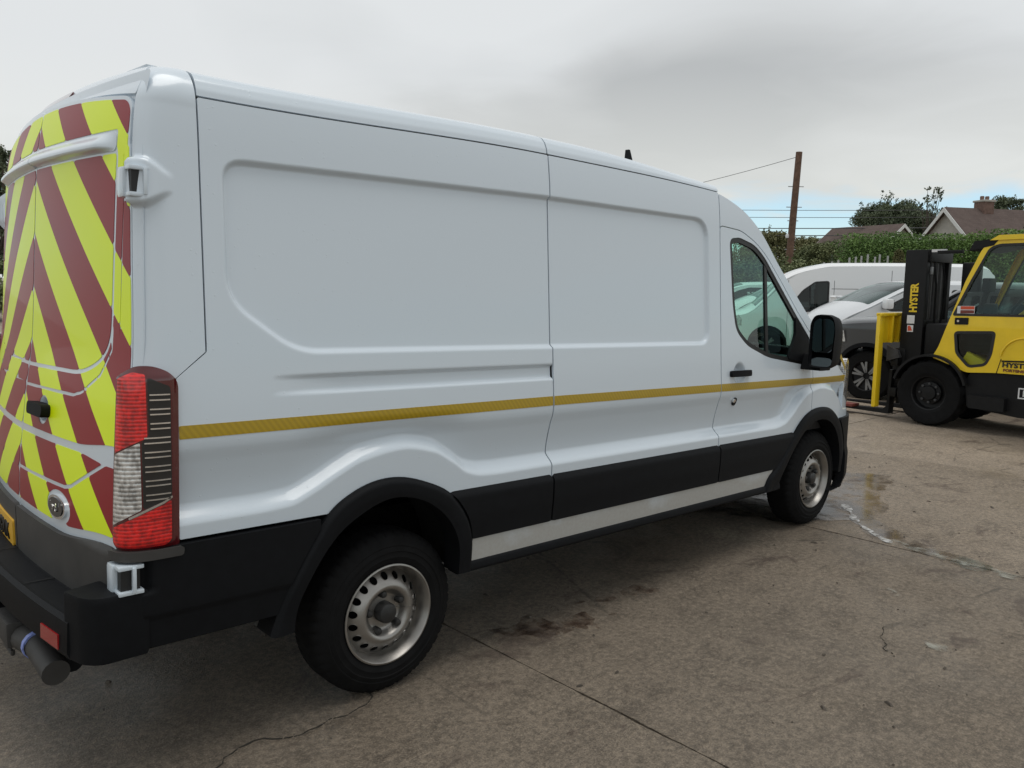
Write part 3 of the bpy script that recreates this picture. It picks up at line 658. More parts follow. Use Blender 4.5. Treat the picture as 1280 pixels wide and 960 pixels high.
# rear roof end behind the first seam
sheet('roof_end', van, M['white'], grid(-.875, -.775, .03), grid(-.74, .74, .05), lambda u, v: u*0-1, lambda u, y: np.stack([u, y, 2.402+.026*(1-(y/.85)**2)], 1), .01, False, 0, b2w)
ANT = (1.92, 2.545, -.60)
mb = MB(b2w); mb.prism([(ANT[0]-.035, 2.43), (ANT[0]+.045, 2.43), (ANT[0]-.01, ANT[1]), (ANT[0]-.025, ANT[1])], 'y', ANT[2]-.012, ANT[2]+.012); mb.build('antenna', M['black_plastic'], van)
# cab roof, windscreen, bonnet: skin stretched between the two top edges
def cabtop(u, s):
    z = ztop(u); ye = Wx(u)-lean(z)-.02; a = np.abs(s)
    cr = np.interp(u, [2.38, 2.7, 3.2, 4.0, 4.4, 4.75], [.115, .12, .07, .03, .04, .03])
    fwd = np.interp(u, [2.38, 2.9, 3.5, 4.0, 4.5], [0, .10, .22, .25, .22])*(1-a**2.2)
    return np.stack([u+fwd, s*ye, z-.03*a**8+cr*(1-a**2.5)], 1)
ss = np.concatenate([-np.linspace(1, .8, 8), np.linspace(-.77, .77, 24), np.linspace(.8, 1, 8)])
sheet('cab_roof', van, M['white'], grid(2.388, 2.95, .03), ss, lambda u, v: u-2.90, cabtop, .014, False, 0, b2w)
for sg in (-1, 1): sheet('windscreen_frame', van, M['white'], grid(2.88, 4.06, .03), ss, lambda u, v, sg=sg: np.maximum(np.maximum(2.903-u, u-4.05), .955-sg*v), cabtop, .03, False, 0, b2w)
sheet('windscreen', van, M['glass'], grid(2.88, 3.9, .04), ss, lambda u, v: np.maximum(np.maximum(2.905-u, u-3.86), np.abs(v)-.953), cabtop, .004, False, -.004, b2w)
sheet('cowl', van, M['black_plastic'], grid(3.8, 4.1, .03), ss, lambda u, v: np.maximum(np.maximum(3.866-u, u-4.0), np.abs(v)-.95), cabtop, .014, False, 0, b2w)
def bonnet(u, s):
    x = 4.0+.62*u; ye = Wx(np.minimum(x-.12, 4.5))-.05; fwd = .24*(1-np.abs(s)**2.2)
    z = 1.262-.03*u-.22*u**2.2-.02*np.abs(s)**6+.02*(1-s*s)
    return np.stack([x-.12*u*np.abs(s)**3+fwd*(1-.4*u), s*ye, z], 1)
sheet('bonnet', van, M['white'], grid(.0, 1.0, .04), grid(-1, 1, .05), lambda u, v: u*0-1, bonnet, .03, False, 0, b2w)
# front: fascia along the plan outline
ox = np.array([3.92, 4.10, 4.22, 4.33, 4.43, 4.52, 4.60, 4.66, 4.70, 4.72]); oy = np.array([1.018, .995, .965, .92, .855, .76, .62, .44, .22, 0])
oc = np.concatenate([[0], np.cumsum(np.hypot(np.diff(ox), np.diff(oy)))]); OX, OY = pchip(oc, ox), pchip(oc, oy)
for xf, fl in ((b2w, False), (mirr, False)):
    fas = lambda c, z: np.stack([OX(c)+.0*z, -OY(c), z], 1)
    sheet('front_bumper', van, M['black_plastic'], grid(.02, oc[-1], .025), grid(.25, .90, .025), lambda c, z: np.maximum.reduce([sbox(c, z, -.05, 3, .29, .845, .03), -sAF(OX(c), z)*(c < .3)-(c >= .3)]), fas, .06, fl,
          lambda c, z: .030+.012*S((.62-z)/.08)-.03*S((.40-z)/.12), xf)
    sheet('fascia', van, M['white'], grid(.18, oc[-1], .02), grid(.80, 1.2, .02), lambda c, z: sbox(c, z, .14, 3, .82, 1.10, .01), fas, .03, fl, .001, xf)
    sheet('headlamp', van, M['lamp_clear'], grid(.1, .8, .02), grid(.9, 1.32, .02), spoly(rpoly([(.18, 1.02), (.22, 1.30), (.30, 1.26), (.62, 1.06), (.60, .96), (.35, .94)], .03)), fas, .04, fl, .004, xf)
# mirrors
for xf, side_ in ((b2w, 'r'), (mirr, 'l')):
    root = MB(xf)
    root.prism(rpoly([(3.36, 1.235), (3.52, 1.235), (3.50, 1.33), (3.42, 1.35)], .02), 'y', -1.16, -.985)
    mr = root.build('mirror_arm', M['black_plastic'], van)
    v = []; f = []
    outl = rpoly([(-1.095, 1.262), (-1.262, 1.255), (-1.272, 1.53), (-1.25, 1.612), (-1.125, 1.615), (-1.095, 1.56)], [.04, .06, .06, .06, .06, .05], 5)
    n_ = len(outl); cyy, czz = -1.183, 1.435
    rings = [(3.325, .985, 0), (3.315, 1.0, 0), (3.36, 1.02, 0), (3.43, .95, .0), (3.48, .74, 0), (3.505, .4, 0)]
    inner = [(3.33, .86)]
    for x, k, _ in [(3.345, .86, 0)] + rings:
        v += [(x, cyy+(y-cyy)*k, czz+(z-czz)*k) for y, z in outl]
    for r_ in range(len(rings)): f += [(r_*n_+i, r_*n_+(i+1) % n_, (r_+1)*n_+(i+1) % n_, (r_+1)*n_+i) for i in range(n_)]
    f.append(tuple(len(rings)*n_+i for i in range(n_)))
    mh = MB(xf).add(v, f).build('mirror_housing', M['black_plastic'], van, True, 50)
    def shrink(k, zc, zk): return [(cyy+(y-cyy)*k, zc+(z-czz)*zk) for y, z in outl]
    MB(xf).prism(shrink(.84, 1.475, .64), 'x', 3.332, 3.346).build('mirror_glass', M['mirror'], mh, False)
    MB(xf).prism(shrink(.80, 1.298, .17), 'x', 3.331, 3.346).build('wide_mirror_glass', M['mirror'], mh, False)

sheet('rear_frame', van, M['white'], grid(-.99, .99, .03), grid(.6, 2.37, .02), lambda y, z: np.maximum.reduce([np.abs(y)-(yedge(z)+.045), z-2.36, .08-np.hypot((y+.26)*.9, z-1.165)]), rear, 0, True, -.016, b2w)
# rear doors ---------------------------------------------------------------
for sg in (-1, 1):
    hi = sg < 0; g = .012 if hi else .03
    dsdf = lambda y, z, sg=sg: np.maximum.reduce([sbox(y*-sg*-1 if False else y*sg, z, .003, 2, .545, 3), y*sg-(yedge(z)-.002-.05*S((.80-z)/.05)), z-(2.326-.05*(y/.8)**2), -(2.4-z)*0-1+0*y])
    topc = lambda y, z, sg=sg: sbox(y*sg, z, -.5, .880, .2, 2.326-.05*(y/.8)**2, .07)
    door = sheet('rear_door', van, M['white'], grid(-.99 if hi else 0, 0 if hi else .99, g), grid(.53, 2.35, g), lambda y, z, a=dsdf, b=topc, hi=hi: np.maximum.reduce([a(y, z), np.where(z > 2.1, b(y, z), -1), .050-np.hypot((y+.26)*.9, z-1.165) if hi else a(y, z)]), rear, .02, True, 0, b2w)
    ring = rpoly([(-.05, 1.32), (.62, 1.335), (.805, 1.42), (.805, 2.12), (-.05, 2.16)], [0, .12, .14, .06, 0])
    swn = spoly([(-.3, 1.318)]+ring[1:-1]+[(-.3, 2.16)])
    l2 = sline([(-.1, 1.24), (.55, 1.252), (.62, 1.268), (.745, 1.338), (.812, 1.43), (.812, 1.5)]); l3 = sline([(-.1, 1.068), (.60, 1.074), (1.0, 1.080)])
    l4 = sline([(-.1, .905), (.54, .918), (.60, .93), (.88, 1.062)]); l5 = sline([(.865, 1.35), (.858, 1.9), (.852, 2.08)])
    def base(y, z, sg=sg):
        a = y*sg
        d = np.maximum.reduce([.007-a, a-(yedge(z)-.010), z-(2.312-.05*(y/.8)**2), .778+.035*S((a-.5)/.4)-z])
        d = np.maximum(d, np.where(z > 2.1, sbox(a, z, -.5, .868, .2, 2.312-.05*(y/.8)**2, .06), -1))
        w = swn(a, z)
        for ln, k in ((np.abs(w)-.0, .0075), (l2(a, z), .006), (l3(a, z), .014+.022*S((a-.62)/.28)), (l4(a, z), .007), (l5(a, z), .0035)): d = np.maximum(d, k-ln)
        d = np.maximum(d, -np.maximum(np.abs(z-2.135+.012*a)-.040, a-.80))                     # lip over the window
        d = np.maximum(d, -sbox(a, z, .86, 1.0, 1.925, 2.045, .005))                             # hinge
        if sg < 0: d = np.maximum.reduce([d, .055-np.hypot((a-.26)*.9, z-1.165), 0.062-np.hypot((a-.49)*.55, z-.835), .05-np.hypot((a-.49)*.8, z-.79)])
        return d
    for k in range(-4, 8):
        za = 2.27-.2105*k; red = k % 2 == 0
        band = lambda y, z, za=za: np.maximum((z+.88*np.abs(y))-za, (za-.2105)-(z+.88*np.abs(y)))
        zt_, zb_ = min(2.34, za+.02), max(.75, za-.2105-.88*.95)
        if zt_ - zb_ < .05: continue
        gg = .010 if hi else .025
        sheet('chevron_stripe', door, M['red_fl' if red else 'yellow_fl'], grid(-.96 if hi else 0, 0 if hi else .96, gg), grid(zb_, zt_, gg), lambda y, z, a=base, b=band: np.maximum(a(y, z), b(y, z)), rear, .0015, True, .0018, b2w)
    # lip over window
    sheet('window_lip', door, M['white'], grid(-.82 if hi else 0.003, -.003 if hi else .82, .012), grid(2.09, 2.19, .004), lambda y, z, sg=sg: sbox(y*sg, z+.012*np.abs(y), .003, .795, 2.103, 2.168, .02), rear, .02, True,
          lambda y, z: .030*S((2.172-z-.012*np.abs(y))/.05)*S((z+.012*np.abs(y)-2.103)/.012)*S((.80-np.abs(y))/.12)+.003, b2w)
    # lower grey trim
    sheet('door_trim', door, M['grey_plastic'], grid(-1 if hi else .004, -.004 if hi else 1, .02), grid(.56, .80, .01), lambda y, z, sg=sg: np.maximum.reduce([.006-y*sg, y*sg-(yedge(z)-.035), (.555)-z, z-(.748+.035*S((np.abs(y)-.5)/.4))]), rear, .02, True, lambda y, z: .004+.014*S((.79-z)/.03), b2w)
    # hinges
    for zc, dx in ((1.985, 0), (.70, -.02)):
        ye_ = float(yedge(np.array(zc))); xe = float(xr(np.array(ye_), np.array(zc)))
        xe += 0 if hi else .03
        mb = MB(b2w if hi else mirr)
        mb.box(xe-.038, xe+.0, -ye_-.028, -ye_+.03, zc-.055, zc+.045, .012)
        mb.box(xe-.030, xe+.05, -ye_-.072, -ye_-.020, zc+.032, zc+.046, .004); mb.box(xe-.030, xe+.05, -ye_-.072, -ye_-.020, zc-.052, zc-.038, .004)
        mb.box(xe+.012, xe+.024, -ye_-.080, -ye_-.062, zc-.045, zc+.040, .003)
        hg = mb.build('door_hinge', M['white'], van)
        mb = MB(b2w if hi else mirr); mb.box(xe-.020, xe+.04, -ye_-.060, -ye_-.020, zc-.04, zc+.034); mb.build('hinge_pin', M['seal'], hg, False)
    if hi:
        sheet('handle_cup', door, M['white'], grid(-.36, -.16, .008), grid(1.08, 1.25, .008), lambda y, z: np.hypot((y+.26)*.9, z-1.165)-.052, rear, .01, True, lambda y, z: -.028*S((.052-np.hypot((y+.26)*.9, z-1.165))/.035), b2w)
        sheet('door_handle', door, M['black_plastic'], grid(-.38, -.12, .008), grid(1.12, 1.21, .008), lambda y, z: sbox(y, z, -.345, -.165, 1.142, 1.19, .018), rear, .04, True, .035, b2w)
        sheet('badge_ring', door, M['chrome'], grid(-.60, -.38, .004), grid(.78, .90, .004), lambda y, z: np.hypot((y+.49)*.52, z-.836)-.043, rear, .012, True, .010, b2w)
        bd = sheet('badge_oval', door, M['gloss_black'], grid(-.60, -.38, .004), grid(.78, .90, .004), lambda y, z: np.hypot((y+.49)*.52, z-.836)-.035, rear, .012, True, .013, b2w)
        x_ = float(xr(np.array(-.49), np.array(.836)))-.0145
        P = b2w(np.array([[x_, -.428, .822]]))[0]
        text('badge_script', 'Ford', .046, M['chrome'], door, ((0, 0, -1, P[0]), (-1, 0, 0, P[1]), (0, 1, 0, P[2]), (0, 0, 0, 1)), .0012, 'LEFT')
    else:
        pl = sheet('number_plate', door, M['plate'], grid(.02, .60, .02), grid(.5, .70, .01), lambda y, z: sbox(y, z, .035, .555, .562, .673, .006), rear, .008, True, .026, b2w)
        x_ = float(xr(np.array(.30), np.array(.62)))-.0275
        P = b2w(np.array([[x_-.004, .535, .580]]))[0]
        text('plate_letters', 'KG73 BXK', .098, M['ink'], pl, ((0, .028, -1, P[0]-.0), (-1, 0, 0, P[1]), (0, 1, 0, P[2]), (0, 0, 0, 1)), .006, 'LEFT', .98)
# rear bumper step
def bstep(y, k):
    o = np.interp(k, range(15), [0, .10, .20, .30, .38, .46, .54, .62, .70, .78, .88, .98, 1.0, .93, .5]); xo = -1.278+.062*(y/.9)**2; xi = xr(y, .56+0*y)+.02; o = (xi-xo)*o-(xi-xr(y, .56+0*y))
    z = np.interp(k, range(15), [.592, .574, .566, .5635, .566, .5635, .566, .5635, .566, .5635, .566, .556, .455, .430, .42])
    return np.stack([xr(y, .56+0*y)-o-.006*0, y, z], 1)
mb_ys = grid(-.93, .93, .03)
v = np.concatenate([bstep(np.full(15, y), np.arange(15.)) for y in mb_ys]); n_ = 15
f = [(i*n_+k, i*n_+k+1, (i+1)*n_+k+1, (i+1)*n_+k) for i in range(len(mb_ys)-1) for k in range(n_-1)] + [tuple(range(n_))[::-1], tuple((len(mb_ys)-1)*n_+k for k in range(n_))]
bump_o = obj('rear_bumper', b2w(v), f, M['black_plastic'], van, True, 30)
for yc in (-.48, 0.0, .48):
    MB(b2w).add([(float(xr(np.array(yc), np.array(.56)))-o, yc+d, .5685) for o, d in ((.02, -.004), (.118, -.004), (.118, .004), (.02, .004))], [(0, 1, 2, 3)]).build('step_groove', M['dark'], bump_o, False)
for sg in (-1, 1):
    xo_ = lambda y: -1.278+.062*(y/.9)**2
    MB(b2w).prism([(xo_(.73)-.004, sg*.73), (xo_(.87)-.004, sg*.87), (xo_(.87)+.02, sg*.87), (xo_(.73)+.02, sg*.73)], 'z', .452, .502).build('bumper_reflector', M['reflector'], van, False)
# tow bar and socket
mb = MB(); mb.tube([(-1.12, -.62, .36), (-1.12, .62, .36)], .036, 14); mb.box(-1.24, -1.08, -.10, .10, .30, .43, .01); mb.box(-1.30, -1.20, -.055, .055, .34, .46, .01)
mb.tube([(-1.26, 0, .40), (-1.33, 0, .40), (-1.345, 0, .46)], .015, 8); mb.lathe([(.0, .03), (.018, .026), (.025, .01), (.025, -.01), (.016, -.028), (.012, -.05)], (-1.345, 0, .50), 'z', 14); mb.build('tow_bar', M['black_plastic'], van)
mb = MB(); mb.tube([(-1.19, -.44, .385), (-1.19, -.68, .365)], .046, 16); mb.box(-1.27, -1.15, -.33, -.13, .35, .45, .012); mb.tube([(-1.21, -.33, .385), (-1.19, -.44, .385)], .05, 14); mb.tube([(-1.25, -.20, .34), (-1.25, -.20, .325), (-1.25, -.32, .325), (-1.25, -.32, .34)], .008, 6); mb.build('tow_socket', M['grey_plastic'], van)
MB().tube([(-1.192, -.425, .386), (-1.191, -.445, .385)], .053, 14).build('socket_ring', M['blue'], van)
# wheels -------------------------------------------------------------------
def wheel(parent, cx, cy, cz, sgn, r=.350, rim=.2157, w=.215, dish=1.0, name='wheel', hub=True):
    """sgn: direction of the outer face along y"""
    tp = [(rim-.012, -w), (rim+.012, -w-.004), (rim+.055, -w-.004+.0), (r-.05, -w+.002), (r-.02, -w+.016), (r-.006, -w+.03), (r, -w+.048), (r+.001, -w+.07), (r+.001, -w/2-.02), (r+.001, -w/2+.02), (r+.001, -.07), (r, -.048), (r-.006, -.03), (r-.02, -.016), (r-.05, -.002), (r-.056, .0015), (r-.060, .0), (rim+.062, .006), (rim+.055, .008), (rim+.052, .005), (rim+.034, .005), (rim+.030, .007), (rim+.012, .001), (rim-.004, -.006)]
    def rf(rr, w_, k, j):
        if rr > r-.022 and j in (4, 5, 6, 12, 13, 11): return rr-(.008 if (k % 4 == 0) else .002 if k % 4 == 2 else 0)
        if j in (7, 10): return rr-(.009 if (k % 4 == 1) else 0)
        return rr
    wroot = MB().lathe(tp, (cx, cy, cz), 'y', 176, sgn, rf).build(name, M['rubber'], parent, True, 40)
    rimp = [(rim+.001, .000), (rim+.0005, .004), (rim-.006, .006), (rim-.012, .000), (rim-.016, -.012), (rim-.024, -.022), (rim-.027, -.05), (rim-.030, -.068), (rim-.030, -w+.02)]
    MB().lathe(rimp, (cx, cy, cz), 'y', 72, sgn).build('rim', M['steel'], wroot, True, 60)
    ds = pchip([0, .030, .066, .078, .092, .104, .116, .130, .150, .168, .182, .190], [-.050, -.050, -.050, -.048, -.030, -.014, -.010, -.015, -.030, -.046, -.058, -.062])
    hs = [2*math.pi*(k+.5)/18 for k in range(18)]
    def dsdf(th, rr):
        d = np.maximum(rr-.189, .02-rr)
        for h in hs:
            a = (th-h+math.pi) % (2*math.pi)-math.pi; d = np.maximum(d, .0150-np.hypot(a*.155, rr-.157))
        return d
    sheet('wheel_disc', wroot, M['steel'], np.linspace(0, 2*math.pi, 217), grid(.018, .190, .0045), dsdf,
          lambda th, rr: np.stack([cx+rr*np.cos(th), cy+sgn*ds(rr), cz+rr*np.sin(th)], 1), .004, sgn > 0)
    MB().lathe([(.19, -.11), (.001, -.11)], (cx, cy, cz), 'y', 24, sgn).build('brake_backing', M['dark'], wroot)
    MB().lathe([(.045, -.06), (.044, -.012), (.040, -.004), (.030, .000), (.0005, .002)], (cx, cy, cz), 'y', 28, sgn).build('hub_cap', M['bolt'], wroot)
    for k in range(5):
        a = R(90+8)+2*math.pi*k/5; c = (cx+.083*math.cos(a), cy, cz+.083*math.sin(a))
        MB().lathe([(.0165, -.06), (.0160, -.022), (.012, -.014), (.0005, -.012)], c, 'y', 12, sgn).build('wheel_nut', M['bolt'], wroot)
    return wroot
for cx in (0, 3.75):
    wheel(van, cx, -.985, .347, -1); wheel(van, cx, .985, .347, 1)
# underbody with low parts added to block light, axles, wheel housings
mb = MB(b2w); mb.box(-1.02, 4.3, -.62, .62, .44, .66); mb.box(.45, 3.05, -.98, .98, .40, .60); mb.box(-1.02, -.55, -.95, .95, .41, .66); mb.build('floor_pan', M['under'], van, False)  # pan made wide and low to deepen the shade beneath
mb = MB(b2w); mb.box(.75, 1.9, -.25, .80, .27, .47, .05); mb.box(2.05, 3.0, -.62, .85, .27, .47, .05); mb.build('tank_light_block', M['under'], van)  # unseen tank boxes added to block light under the van
mb = MB(b2w); mb.box(3.15, 4.35, -.55, .55, .24, .47, .04); mb.build('tray_light_block', M['under'], van)  # unseen low tray, also there to block light
mb = MB(b2w); mb.lathe([(0, -.09), (.26, -.09), (.34, -.05), (.34, .05), (.26, .09), (0, .09)], (-.72, 0, .36), 'z', 28); mb.build('spare_light_block', M['rubber'], van)  # unseen spare wheel added to block light from behind
mb = MB(); mb.tube([(0, -.8, .347), (0, .8, .347)], .05, 12); mb.lathe([(.0, -.12), (.12, -.08), (.15, 0), (.12, .08), (.0, .12)], (0, 0, .347), 'x', 16); mb.tube([(3.75, -.8, .347), (3.75, .8, .347)], .04, 10); mb.tube([(.1, 0, .36), (3.3, 0, .42)], .045, 10)
for sg in (-1, 1): mb.tube([(-.7, sg*.62, .52), (-.3, sg*.62, .40), (0, sg*.62, .37), (.3, sg*.62, .40), (.65, sg*.62, .50)], .03, 6)
mb.build('running_gear', M['under'], van)
for sg in (-1, 1):
    for cx, rr, zz_ in ((-.04, .46, .42), (3.60, .50, .44)):
        mb = MB(b2w); a = np.linspace(R(-2), R(182), 26); n_ = len(a)
        vv = [(cx+rr*math.cos(t_), sg*y_, zz_+rr*math.sin(t_)) for t_ in a for y_ in (.99, .66)]
        mb.add(vv, [(2*i, 2*i+1, 2*i+3, 2*i+2) for i in range(n_-1)]); mb.build('wheel_housing', M['dark'], van)
# cab inside
mb = MB(b2w); mb.box(2.30, 2.33, -.93, .93, .6, 2.28); mb.build('bulkhead', M['grey_metal'], van, False)
mb = MB(b2w); mb.box(3.35, 4.05, -.93, .93, .75, 1.28, .06); mb.box(3.30, 3.45, -.75, -.25, 1.2, 1.36, .04); mb.build('dashboard', M['dash'], van)
for yc in (-.55, .25, .68):
    mb = MB(b2w); mb.box(2.48, 3.0, yc-.24, yc+.24, .82, 1.0, .05)
    st = mb.build('seat', M['cloth'], van)
    mb = MB(lambda P: b2w(P)); 
    vv = rpoly([(2.50, .98), (2.66, .98), (2.54, 1.62), (2.44, 1.62)], .04); mb.prism(vv, 'y', yc-.23, yc+.23); mb.build('seat_back', M['cloth'], st)
    mb = MB(b2w); mb.box(2.40, 2.50, yc-.13, yc+.13, 1.66, 1.84, .04); mb.tube([(2.46, yc-.05, 1.6), (2.45, yc-.05, 1.7)], .008, 6); mb.tube([(2.46, yc+.05, 1.6), (2.45, yc+.05, 1.7)], .008, 6); mb.build('headrest', M['cloth'], st)
mb = MB(b2w); aa = np.linspace(0, 2*math.pi, 33); mb.tube([(3.20-.09*math.sin(q), -.52+.19*math.cos(q), 1.30+.17*math.sin(q)) for q in aa], .014, 8); mb.tube([(3.2, -.7, 1.3), (3.2, -.34, 1.3)], .014, 6); mb.tube([(3.21, -.52, 1.3), (3.4, -.52, 1.2)], .03, 8); mb.build('steering_wheel', M['dash'], van)
# ================================================================ background vehicles
def car(name, label, cat, loc, rz, paint, W, lean_k, zbelt, top, side_pts, wins, arches, wheels, ws, extras=None, group=None, glass_m='glass_dark', drop=.07, gg=.03):
    """body in local axes (x forward, y left). top: (x, z) outline over roof, screen, bonnet, nose; side_pts: closed (x, z) outline"""
    o = thing(name, label, cat, loc, rz, group)
    tx, tz = zip(*top); T = np.array(top, float); tl = np.concatenate([[0], np.cumsum(np.hypot(np.diff(T[:, 0]), np.diff(T[:, 1])))])
    fx, fz = pchip(tl, T[:, 0]), pchip(tl, T[:, 1]); xmax, xmin = T[:, 0].max(), T[:, 0].min()
    def hw(x, z): return W-lean_k*np.maximum(0, z-zbelt)-.30*np.maximum(0, (x-(xmax-.75))/.75)**2.2-.05*np.maximum(0, (xmin+.3-x)/.3)**2-.02*np.maximum(0, .55-z)
    sp = spoly(side_pts); sa = [(cx, cz, r_) for cx, cz, r_ in arches]
    for sg in (-1, 1):
        fn = lambda x, z, sg=sg: np.stack([x, sg*hw(x, z), z], 1); fl = sg > 0
        def body(x, z):
            d = sp(x, z)
            for w_ in wins: d = np.maximum(d, -spoly(w_)(x, z))
            for cx, cz, r_ in sa: d = np.maximum(d, r_-np.hypot(x-cx, z-cz))
            return d
        P = np.array(side_pts); gx, gz = grid(P[:, 0].min()-.02, P[:, 0].max()+.02, gg), grid(P[:, 1].min()-.02, P[:, 1].max()+.02, gg)
        sheet('body_side', o, paint, gx, gz, body, fn, .05, fl)
        for w_ in wins:
            q = np.array(w_); sw_ = spoly(w_)
            sheet('side_window', o, M[glass_m], grid(q[:, 0].min()-.02, q[:, 0].max()+.02, .05), grid(q[:, 1].min()-.02, q[:, 1].max()+.02, .05), sw_, fn, 0, fl, -.012)
            sheet('window_seal', o, M['seal'], grid(q[:, 0].min()-.03, q[:, 0].max()+.03, .02), grid(q[:, 1].min()-.03, q[:, 1].max()+.03, .02), lambda x, z, s_=sw_: np.maximum(s_(x, z)-.012, -s_(x, z)-.03), fn, .01, fl, .004)
        for cx, cz, r_ in sa:
            sheet('wheel_arch_trim', o, M['black_plastic'], grid(cx-r_-.1, cx+r_+.1, .02), grid(cz-.1, cz+r_+.1, .02), lambda x, z, a=(cx, cz, r_): np.maximum.reduce([np.hypot(x-a[0], z-a[1])-a[2]-.05, a[2]-.012-np.hypot(x-a[0], z-a[1]), a[1]-.05-z]), fn, .12, fl, .012)
    def skin(t, s):
        x, z = fx(t), fz(t); a = np.abs(s); y = hw(x, z)*s
        return np.stack([x+.06*(1-a*a)*np.clip((x-xmax+1.6)/1.2, 0, 1), y, z-drop*a**7+.03*(1-a*a)], 1)
    ss_ = np.concatenate([-np.linspace(1, .75, 9), np.linspace(-.7, .7, 13), np.linspace(.75, 1, 9)])
    t0, t1 = ws
    sheet('body_top', o, paint, grid(0, tl[-1], .05), ss_, lambda t_, s: np.maximum(t_*0-1, -np.maximum(np.maximum(t0-t_, t_-t1), np.abs(s)-.90)), skin, .03, False)
    sheet('windscreen', o, M['glass_cab'], grid(t0, t1, .06), grid(-.92, .92, .1), lambda t_, s: np.maximum(np.maximum(t0-t_, t_-t1), np.abs(s)-.905), skin, 0, False, -.01)
    MB().box(xmin+.1, xmax-.25, -W+.10, W-.10, .30, .62).build('floor_pan', M['under'], o, False)
    MB().box(T[:, 0].min()+.15, xmax-.9, -W+.14, W-.14, .62, zbelt-.12).build('cabin_trim', M['dash'], o, False)
    for cx, r_, m_ in wheels:
        for sg in (-1, 1):
            tyre = MB().lathe([(r_*.62, -.2), (r_-.03, -.205), (r_, -.18), (r_, -.03), (r_-.03, .0), (r_*.62, .005), (r_*.60, -.01)], (cx, sg*(W-.03), r_), 'y', 40, sg).build('wheel', M['rubber'], o)
            MB().lathe([(r_*.62, .0), (r_*.58, -.012), (r_*.55, -.05), (r_*.3, -.06), (.001, -.06)], (cx, sg*(W-.03), r_), 'y', 40, sg).build('rim', M['fork_black'] if m_ != 'steel' else M['steel'], tyre)
            for k in range(6):
                a = 2*math.pi*k/6+.3; mb = MB()
                for d in (-.16, .16):
                    c1 = np.array([math.cos(a), math.sin(a)])*.05; c2 = np.array([math.cos(a+d), math.sin(a+d)])*r_*.575
                    n_ = np.array([-math.sin(a), math.cos(a)])*.018
                    q = [c1-n_, c1+n_, c2+n_, c2-n_]
                    mb.add([(cx+p[0], sg*(W-.03)+sg*w_, r_+p[1]) for w_ in (-.05, -.012) for p in q], [(0, 1, 2, 3), (4, 5, 6, 7), (0, 1, 5, 4), (1, 2, 6, 5), (2, 3, 7, 6), (3, 0, 4, 7)])
                mb.build('spoke', M['alloy'], tyre, False)
    return o, hw, skin
def strip(o, name, mat, skin, t0, t1, s0, s1, pr=.006):
    return sheet(name, o, mat, grid(t0-.02, t1+.02, .02), grid(s0-.04, s1+.04, .02), lambda t_, s: sbox(t_, s*1.0, t0, t1, s0, s1, .01), skin, .01, False, pr)
def door_lines(o, hw, xs, z0, z1):
    for x in xs:
        for sg in (-1, 1):
            z = np.linspace(z0, z1, 12); y = hw(np.full(12, x), z)+.0015
            obj('door_gap', [(x+d, sg*y_, z_) for y_, z_ in zip(y, z) for d in (-.005, .005)], [(2*i, 2*i+1, 2*i+3, 2*i+2) for i in range(11)], M['dark'], o, False)
def car_mirror(o, mat, x, y, z, s=1.0):
    for sg in (-1, 1):
        mb = MB(); mb.box(x-.06, x+.08, sg*(y+.02)-.0, sg*(y+.24*s), z-.10*s, z+.10*s, .04); m_ = mb.build('mirror_housing', mat, o)
        MB().box(x-.065, x-.055, sg*(y+.04), sg*(y+.22*s), z-.08*s, z+.08*s).build('mirror_glass', M['mirror'], m_, False)
        MB().box(x-.0, x+.06, sg*(y-.06), sg*(y+.06), z-.10*s, z-.04*s, .01).build('mirror_arm', M['black_plastic'], o)

